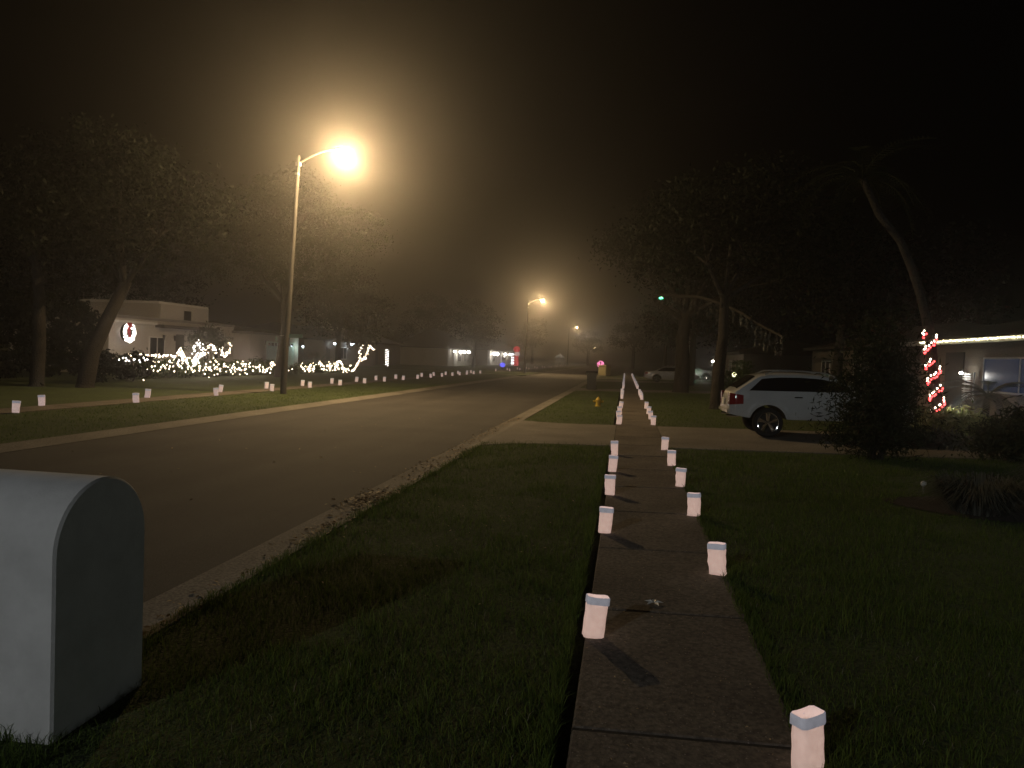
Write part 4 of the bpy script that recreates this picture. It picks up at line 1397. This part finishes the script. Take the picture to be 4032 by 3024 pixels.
# ================================================================== FARTHER HOUSES
def simple_house(name, label, x0, y0, x1, y1, h, wallm, face, doors=(), wins=(), zg=LG, rise=1.8):
    o = ((x0 + x1) / 2, (y0 + y1) / 2, zg)
    t = thing(name, label, "house", o)
    m = MB(); m.box2((x0 - o[0], y0 - o[1], -.1), (x1 - o[0], y1 - o[1], h)); m.build("wall", wallm, t)
    roof((x0, y0), (x1, y1), h + zg + .003, rise, .55, "roof", "roof_tile", t, o)
    s = 1 if face > 0 else -1
    fx = (x1 if face > 0 else x0) - o[0]
    def panel(ya, yb, za, zb_, nm, mt_, par, dep=.05):
        m = MB(); lo, hi = sorted((fx, fx + s * dep))
        m.box2((lo, ya - o[1], za), (hi, yb - o[1], zb_)); return m.build(nm, mt_, par)
    for ya, yb, za, zb_, mt_ in doors:
        panel(ya, yb, za, zb_, "door", mt_, t)
    for ya, yb, za, zb_, mt_ in wins:
        w = panel(ya, yb, za, zb_, "window", mt_, t, .04)
        q = MB()
        for a, b, c_, d_ in ((ya - .07, yb + .07, za - .07, za), (ya - .07, yb + .07, zb_, zb_ + .07), (ya - .07, ya, za, zb_), (yb, yb + .07, za, zb_), ((ya + yb) / 2 - .03, (ya + yb) / 2 + .03, za, zb_)):
            lo, hi = sorted((fx, fx + s * .07))
            q.box2((lo, a - o[1], c_), (hi, b - o[1], d_))
        q.build("frame", "white_trim", w)
    return t, fx, s, o

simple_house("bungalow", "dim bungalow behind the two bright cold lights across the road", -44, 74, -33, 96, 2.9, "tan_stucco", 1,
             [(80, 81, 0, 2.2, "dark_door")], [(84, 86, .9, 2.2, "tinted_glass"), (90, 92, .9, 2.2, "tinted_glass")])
porch("larger of the two cold white lights right of the lamp pole", (-32.3, 86.0, 2.65), "cold_lens", (.75, .88, 1), 18, .2)
porch("smaller of the two cold white lights right of the lamp pole", (-32.3, 80.6, 2.55), "cold_lens", (.75, .88, 1), 6, .13)
simple_house("bungalow", "faint tan house wall beyond the wrapped post", -44, 97, -35.5, 116, 3.0, "tan_stucco", 1, [(104, 105, 0, 2.1, "dark_door")], [(108, 110, .9, 2.2, "tinted_glass")])
simple_house("small_house", "small white house with peaked roof and a row of bright porch lights", -36, 117, -28, 134, 2.8, "house_stucco", 1,
             [(121, 122, 0, 2.1, "white_trim")], [(124, 126.5, .8, 2.1, "tinted_glass"), (129, 131, .8, 2.1, "tinted_glass")], rise=3.2)
for y_, p_, r_, lb in ((118.8, 9, .2, "leftmost lamp on the peaked small white house"), (123.2, 40, .3, "brightest lamp in the middle of the peaked small white house"),
                       (126.0, 25, .25, "lamp right of the brightest one on the peaked white house"), (129.6, 15, .3, "rightmost lamp on the peaked small white house")):
    porch(lb, (-27.3, y_, 2.35), "porch_lens", (1, .93, .82), p_, r_)
simple_house("small_house", "farther white house with bright lamps beside the red yard figure", -36, 146, -27, 186, 3.0, "house_stucco", 1,
             [(158, 159.2, 0, 2.2, "white_trim")], [(152, 155, .8, 2.2, "tinted_glass"), (164, 168, .8, 2.2, "tinted_glass")], rise=3.0)
for y_, p_, r_, lb in ((150.0, 50, .4, "left bright lamp on the farther white house"), (153.5, 40, .4, "second bright lamp on the farther white house"), (164, 18, .32, "warm lamp in the middle of the farther white house"), (171, 18, .32, "warm lamp right of the middle of the farther white house")):
    porch(lb, (-26.3, y_, 2.35), "porch_lens", (1, .9, .8), p_, r_)
cd = thing("light_column", "white lit column under the red yard figure", "light column", (-24.5, 163, LG))
m = MB(); m.tube([(0, 0, 0), (0, 0, 2.4)], [.25, .3], 10); m.build("post", "white_fabric", cd)
m = MB()
for k in range(4): m.ball((0, 0, .5 + k * .62), .3, 10, 6, (1, 1, .5))
m.build("lamp_rings", "cold_lens", cd)
yf = thing("inflatable_figure", "tall glowing red and white inflatable yard figure", "inflatable", (-23.2, 160, LG))
m = MB(); m.ball((0, 0, 3.55), .75, 12, 8, (1, .9, .9)); m.build("red_top", "red_fabric", yf, True)
m = MB(); m.ball((.05, 0, 2.55), .62, 12, 8, (1, .9, .8)); m.build("white_middle", "white_fabric", yf, True)
m = MB(); m.lathe([(0, 0), (.5, 0), (.55, .8), (.4, 1.6), (.45, 2.1), (0, 2.1)], (0, 0, 0), 12); m.build("red_base", "red_fabric", yf, True)
bb = thing("blue_yard_ball", "glowing deep blue yard ball left of the lit column", "light ball", (-19.3, 118, LG))
m = MB(); m.ball((0, 0, .55), .42, 12, 8, (1, 1, .85)); m.build("globe", "blue_lens", bb, True)
m = MB(); m.lathe([(0, 0), (.2, 0), (.15, .25), (0, .25)], (0, 0, 0), 10); m.build("stand", "black_plastic", bb)
pb = thing("pink_yard_ball", "round tangle of pink and white lights above the utility cabinet", "light ball", (-4.0, 122, LG))
m = MB()
for k in range(60):
    v = Vector((random.gauss(0, 1), random.gauss(0, 1), random.gauss(0, 1))).normalized() * .5
    m.octa((v.x, v.y, v.z + 1.25), .08)
tag(m.build("bulbs", "pink_lens", pb), kind='stuff')
m = MB(); m.tube([(0, 0, 0), (0, 0, 1.2)], .04, 6); m.build("post", "dark_trim", pb)
gzb = thing("gazebo", "tiny lit white gazebo at the end of the road", "gazebo", (-19.8, 228, LG))
m = MB()
for k in range(6):
    a = k * PI / 3; m.tube([(1.2 * math.cos(a), 1.2 * math.sin(a), 0), (1.2 * math.cos(a), 1.2 * math.sin(a), 2.2)], .09, 6)
m.build("posts", "gazebo_glow", gzb)
m = MB(); m.lathe([(1.6, 2.2), (1.1, 2.7), (.5, 3.0), (.2, 3.4), (0, 3.5)], (0, 0, 0), 12); m.build("roof", "gazebo_glow", gzb, True)

# right side houses
porch("cool white porch lamp out of frame at the right of the photographer", (14.0, 9.0, 2.6), "cold_lens", (.9, 1.0, .96), 200, .12)
rh, fx, s_, o_ = simple_house("beige_house", "beige house with a line of lights along its eave at the right edge", 14.2, 22, 26, 39.5, 3.0, "beige_stucco", -1,
    [(34.5, 36.3, 0, 2.55, "dark_door")], [(27.0, 32.6, 1.0, 2.25, "blue_sheen_window")], zg=gz(14))
m = MB(); m.box2((13.45 - o_[0], 21.6 - o_[1], 2.86), (13.62 - o_[0], 40 - o_[1], 3.06)); m.build("fascia", "white_trim", rh)
m = MB()
for k in range(11): m.box((13.96 - o_[0], 33.6 - o_[1], .62 + k * .1), (.05, .75, .05), 0)
for yy in (33.2, 34.0): m.box((14.05 - o_[0], yy - o_[1], 1.1), (.06, .06, 1.2))
m.build("louvre_shutter", "white_shutter", rh)
er = lit_string("bright yellowish light string along the eave of the beige house", [(13.38, 37.4, 2.98 + gz(14)), (13.38, 22.0, 2.98 + gz(14))], (.01, .01, .015), 9, "yellow_bulb", .028)
porch("white wall lamp over the slatted shutter of the beige house", (13.72, 33.6, 1.9), "porch_lens", (1, .97, .9), 9, .07)
bl = thing("garden_spotlight", "blue spotlight washing the wall of the beige house", "spotlight", (12.3, 29.6, gz(12)))
m = MB(); m.tube([(0, 0, .1), (.1, 0, .18)], [.05, .07], 10); m.tube([(0, 0, -.05), (0, 0, .1)], .012, 6); m.build("fixture", "black_plastic", bl)
light("garden_spotlight_light", (.16, 0, .25), (.35, .55, 1.0), 11, .06, bl)
ys2 = thing("garden_spotlight", "yellow spotlight beside the spiky shrub", "spotlight", (9.3, 22.6, gz(9.3)))
m = MB(); m.tube([(0, 0, .3), (-.1, -.05, .36)], [.05, .07], 10); m.tube([(0, 0, -.05), (0, 0, .3)], .012, 6); m.build("fixture", "black_plastic", ys2)
light("garden_spotlight_light", (-.15, -.1, .75), (1.0, .95, .7), 16, .06, ys2)
palm("yard_palm", "young palm with bluish fronds before the beige house window", [(12.4, 28.3, gz(12)), (12.5, 28.4, 1.1)], .12, .09, 13, 1.6, .9, "silver_leaf", .35)
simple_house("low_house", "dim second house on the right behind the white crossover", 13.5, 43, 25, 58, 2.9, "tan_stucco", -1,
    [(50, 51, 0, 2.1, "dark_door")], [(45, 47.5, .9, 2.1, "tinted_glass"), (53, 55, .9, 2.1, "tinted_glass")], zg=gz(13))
simple_house("low_house", "dark third house on the right with a small porch light", 12.5, 84, 24, 100, 2.9, "tan_stucco", -1,
    [(88, 89, 0, 2.1, "dark_door")], [(93, 95, .9, 2.1, "tinted_glass")], zg=gz(13))
porch("small pinkish porch light above the small white crossover", (9.6, 86.5, 2.2), "porch_lens", (1, .85, .8), 12, .17)
m = MB()
tl_ = thing("tree_ornament", "green and red bulb hanging high in the dark oak", "ornament", (2.5, 60, 6.87))
m.ball((0, 0, 0), 1, 10, 7, (.16, .12, .09)); m.build("green_bulb", "green_lens", tl_, True)
m = MB(); m.ball((-.02, 0, .1), 1, 8, 6, (.1, .09, .05)); m.build("red_bulb", "red_bulb", tl_, True)
m = MB(); m.tube([(0, 0, .1), (0, 0, 1.6)], .008, 4); m.build("cord", "wire_green", tl_)
gl = thing("garden_spotlight", "green spotlight shining on the small white crossover", "spotlight", (6.3, 78.4, gz(6.3)))
m = MB(); m.tube([(0, 0, .1), (.05, .08, .18)], [.05, .07], 10); m.tube([(0, 0, -.05), (0, 0, .1)], .012, 6); m.build("fixture", "black_plastic", gl)
m = MB(); m.ball((.06, .1, .24), .09, 8, 6); m.build("lens", "green_lens", gl)
light("garden_spotlight_light", (.1, .3, .6), (.1, 1.0, .45), 10, .06, gl)
wsp = thing("garden_spotlight", "added white spotlight brightening the small white crossover", "spotlight", (7.4, 77.2, gz(7.4)))  # spotlight made up to light the side of the car
m = MB(); m.tube([(0, 0, .1), (.0, .1, .18)], [.05, .07], 10); m.tube([(0, 0, -.05), (0, 0, .1)], .012, 6); m.build("fixture", "black_plastic", wsp)
light("garden_spotlight_light", (0, .25, .35), (1.0, .9, .8), 22, .06, wsp)
yl = thing("garden_lantern", "small yellow garden lantern behind the tail of the white crossover", "garden light", (7.2, 52, gz(7.2)))
m = MB(); m.tube([(0, 0, 0), (0, 0, 1.0)], .03, 8); m.build("post", "black_plastic", yl)
m = MB(); m.ball((0, 0, 1.1), .15, 10, 7); m.build("globe", "yellow_bulb", yl, True)
light("garden_lantern_light", (0, -.3, 1.2), (.9, 1.0, .5), 9, .1, yl)
shrub("lit_bush", "small bush lit green beside the yellow garden lantern", (7.0, 51.0, gz(7)), [((0, 0, .8), (.7, .7, .8)), ((.6, 0, 1.6), (.6, .6, .6))], 50, 50, .16, .1, "shrub_leaf")

# ================================================================== GRASS
def vnoise(x, y, s, seed):
    r_ = np.random.default_rng(seed).random((64, 64))
    gx, gy = x / s, y / s
    i, j = np.floor(gx).astype(int), np.floor(gy).astype(int)
    fx_, fy = gx - i, gy - j
    fx_ = fx_ * fx_ * (3 - 2 * fx_); fy = fy * fy * (3 - 2 * fy)
    A = r_[i % 64, j % 64]; B = r_[(i + 1) % 64, j % 64]; C = r_[i % 64, (j + 1) % 64]; D = r_[(i + 1) % 64, (j + 1) % 64]
    return (A * (1 - fx_) + B * fx_) * (1 - fy) + (C * (1 - fx_) + D * fx_) * fy

def scatter(x0, x1, y0, y1, dens, h, w, zf, keep=None):
    n = int((x1 - x0) * (y1 - y0) * dens)
    x = RNG.uniform(x0, x1, n); y_ = RNG.uniform(y0, y1, n)
    nz = vnoise(x + 200, y_ + 200, .45, 5) * .6 + vnoise(x + 200, y_ + 200, .13, 6) * .4
    k = RNG.random(n) < (.35 + .9 * nz)
    # not seen: outside the frame to the sides
    ang = np.arctan2(x, y_)
    k &= (ang > math.radians(-46)) & (ang < math.radians(29))
    if keep is not None: k &= keep(x, y_)
    x, y_, nz = x[k], y_[k], nz[k]
    n = len(x)
    z = zf(x)
    hh = h * (.45 + .9 * nz) * RNG.uniform(.6, 1.3, n)
    a = RNG.random(n) * 2 * PI
    ln = RNG.uniform(.15, .9, n) * hh
    dx, dy = np.cos(a), np.sin(a)
    b = RNG.random(n) * 2 * PI
    sx, sy = np.cos(b) * w / 2, np.sin(b) * w / 2
    rt = np.stack([x, y_, z - .01], 1)
    mid = rt + np.stack([dx * ln * .3, dy * ln * .3, hh * .65], 1)
    tip = rt + np.stack([dx * ln, dy * ln, hh], 1)
    sd = np.stack([sx, sy, np.zeros(n)], 1)
    return np.stack([rt - sd, rt + sd, mid + sd * .8, mid - sd * .8, tip], 1)
gzv = lambda x: .02 * np.clip(x - .3, -3.3, 12)
notbox = lambda x, y_: ~((x < -2.58) & (y_ > 3.12) & (y_ < 3.84)) 
bed = lambda x, y_: ((x - 5.4) / 1.75) ** 2 + ((y_ - 10.7) / 1.0) ** 2 > 1
parts = []
edge = lambda x, y_: x < -3.0 + .06 * vnoise(x + 99, y_ * 1.0 + 40, .35, 8) * 0 + 10
for ya, yb, dn in ((2.0, 4.5, 3600), (4.5, 7, 2600), (7, 11, 1500), (11, 16.3, 800)):
    w = .0045 if ya < 5 else .0055 if ya < 8 else .008
    hg = .058
    parts.append(scatter(-2.99, -.275, ya, yb, dn, hg, w, gzv, notbox))
    parts.append(scatter(.93, 1.0 + yb * .62, ya, yb, dn * .85, hg, w, gzv, bed))
    # shaggy edges over kerb and walk
    parts.append(scatter(-3.06, -2.9, ya, yb, dn * 1.2, .08, w, gzv, notbox))
    parts.append(scatter(-.34, -.255, ya, yb, dn * 1.3, .10, w, gzv))
    parts.append(scatter(.90, 1.05, ya, yb, dn * 1.2, .085, w, gzv))
parts.append(scatter(-2.95, -.3, 22.0, 46, 200, .06, .012, gzv))
parts.append(scatter(.95, 14, 22.2, 46, 120, .06, .013, gzv))
parts.append(scatter(-15.2, -10.95, 12, 45, 160, .05, .012, lambda x: np.full_like(x, LG)))
# tall grass at the foot of the pillar
parts.append(scatter(-3.4, -2.5, 2.85, 3.14, 2600, .13, .005, gzv))
P5 = np.concatenate(parts)
n = len(P5)
o5 = np.arange(n)[:, None] * 5
for ya, yb, dn in ((2.0, 4.5, 520), (4.5, 7, 380), (7, 11, 200), (11, 16.3, 110)):
    w = .005 if ya < 5 else .006 if ya < 8 else .009
    P5 = np.concatenate([P5, scatter(-2.99, -.275, ya, yb, dn, .115, w, gzv, notbox), scatter(.93, 1.0 + yb * .62, ya, yb, dn * .8, .11, w, gzv, bed)])
n = len(P5)
o5 = np.arange(n)[:, None] * 5
tag(np_mesh("grass", P5.reshape(-1, 3), o5 + np.array([[0, 1, 2, 3]]), o5 + np.array([[3, 2, 4]]), "grass_blade"),
    "short dark green grass of the verge and the lawns", "grass", kind='stuff')
pp = [scatter(-2.9, -.3, 2.4, 9, 26, .075, .005, gzv, notbox), scatter(1, 5, 2.4, 9, 12, .075, .005, gzv)]
P5 = np.concatenate(pp); n = len(P5); o5 = np.arange(n)[:, None] * 5
tag(np_mesh("dry_grass", P5.reshape(-1, 3), o5 + np.array([[0, 1, 2, 3]]), o5 + np.array([[3, 2, 4]]), "pale_blade"),
    "scattered pale dry blades among the green grass", "grass", kind='stuff')

# ================================================================== FALLEN LEAVES
def litter(C, size):
    n = len(C)
    a = RNG.random(n) * 2 * PI
    s = (size * RNG.uniform(.5, 1.3, n))
    tz = RNG.uniform(-.3, .5, n) * s
    d = np.stack([np.cos(a) * s, np.sin(a) * s, tz], 1); e = np.stack([-np.sin(a) * s * .5, np.cos(a) * s * .5, RNG.uniform(-.15, .4, n) * s], 1)
    return np.stack([C - d, C - e + [0, 0, .004], C + d, C + e + [0, 0, .004]], 1).reshape(-1, 3)
def kz(x):   # surface height across gutter, kerb and grass
    return np.interp(x, [-10.3, -6.9, -3.5, -3.28, -3.16, -3.08, -3.0, -2.9, -.3, -.19, .95, 3], [-.098, -.08, -.097, -.097, -.093, -.054, -.05, -.03, .03, .003, .026, .055])
C, SZ = [], []
n = 520; y_ = RNG.uniform(3.2, 15.5, n); x = -3.12 + RNG.normal(0, .10, n); C.append(np.stack([x, y_, kz(x) + .012], 1))
n = 420; y_ = RNG.normal(9.35, .35, n); x = -3.25 + RNG.normal(0, .13, n); C.append(np.stack([x, y_, kz(x) + .01 + .05 * RNG.random(n)], 1))
n = 110; y_ = RNG.normal(7.6, .3, n); x = -3.17 + RNG.normal(0, .08, n); C.append(np.stack([x, y_, kz(x) + .01 + .03 * RNG.random(n)], 1))
n = 420; y_ = RNG.uniform(11, 24, n); x = -3.36 + RNG.normal(0, .10, n); C.append(np.stack([x, y_, kz(x) + .012 + .02 * RNG.random(n)], 1))
n = 60; y_ = RNG.uniform(4.5, 22, n); x = RNG.uniform(-9.5, -3.6, n); C.append(np.stack([x, y_, kz(x) + .012], 1))
n = 90; y_ = RNG.uniform(5, 9.5, n); x = RNG.uniform(-2.8, -.4, n); C.append(np.stack([x, y_, kz(x) + .07], 1))
for q, z_ in zip(C, (.026, .034, .03, .028, .026, .014)):
    SZ.append(np.full(len(q), z_))
C = np.concatenate(C)
V = litter(C, np.concatenate(SZ))
tag(np_mesh("leaf_litter", V, np.arange(len(V)).reshape(-1, 4), np.zeros((0, 3), int), "dead_leaf"), "dry leaf litter in the gutter and on the verge", "leaves", kind='stuff')
n = 260; y_ = RNG.uniform(2.9, 7.5, n); x = RNG.uniform(-.17, .93, n)
V = litter(np.stack([x, y_, kz(x) + .014], 1), .008)
tag(np_mesh("sidewalk_debris", V, np.arange(len(V)).reshape(-1, 4), np.zeros((0, 3), int), "dead_leaf"), "crumbs of dry grass and leaf on the near sidewalk", "debris", kind='stuff')
m = MB()
for k in range(5):
    a = k * 1.25 + .2
    m.add([(0, 0, .004), (.03 * math.cos(a - .5), .03 * math.sin(a - .5), .014), (.062 * math.cos(a), .062 * math.sin(a), .006), (.03 * math.cos(a + .5), .03 * math.sin(a + .5), .014)], [[0, 1, 2, 3]])
lf = m.build("fallen_leaf", "plate_white", None, fix=False)
lf.location = (.29, 5.80, wz(.28) + .004)
lf.scale = (1.25, 1.25, 1.6)
tag(lf, "single pale fallen leaf on the near sidewalk beside the nearest left lantern bag", "leaf")

# ================================================================== HAZE put in to spread the lamp glow
hm = bpy.data.materials.new("haze"); hm.use_nodes = True
hn = hm.node_tree.nodes; hn.clear()
ho = hn.new("ShaderNodeOutputMaterial"); hv = hn.new("ShaderNodeVolumePrincipled")
hv.inputs["Color"].default_value = (.92, .9, .88, 1)
hv.inputs["Density"].default_value = HAZE_D
hv.inputs["Anisotropy"].default_value = HAZE_G
hm.node_tree.links.new(hv.outputs[0], ho.inputs["Volume"])
MATS["haze"] = hm
m = MB(); m.box2((-360, -130, -1.4), (360, 670, 17.5))
hz = m.build("haze", "haze")
tag(hz, "thin mist added for the glow round the street lamps", "haze", kind='stuff')

# labels must be unique unless they share a group on purpose
seen = {}
for o in SC.objects:
    if o.parent is None and 'label' in o:
        seen.setdefault(o['label'], []).append(o.name)
for k, v in seen.items():
    if len(v) > 1: print("SHARED LABEL", len(v), k)
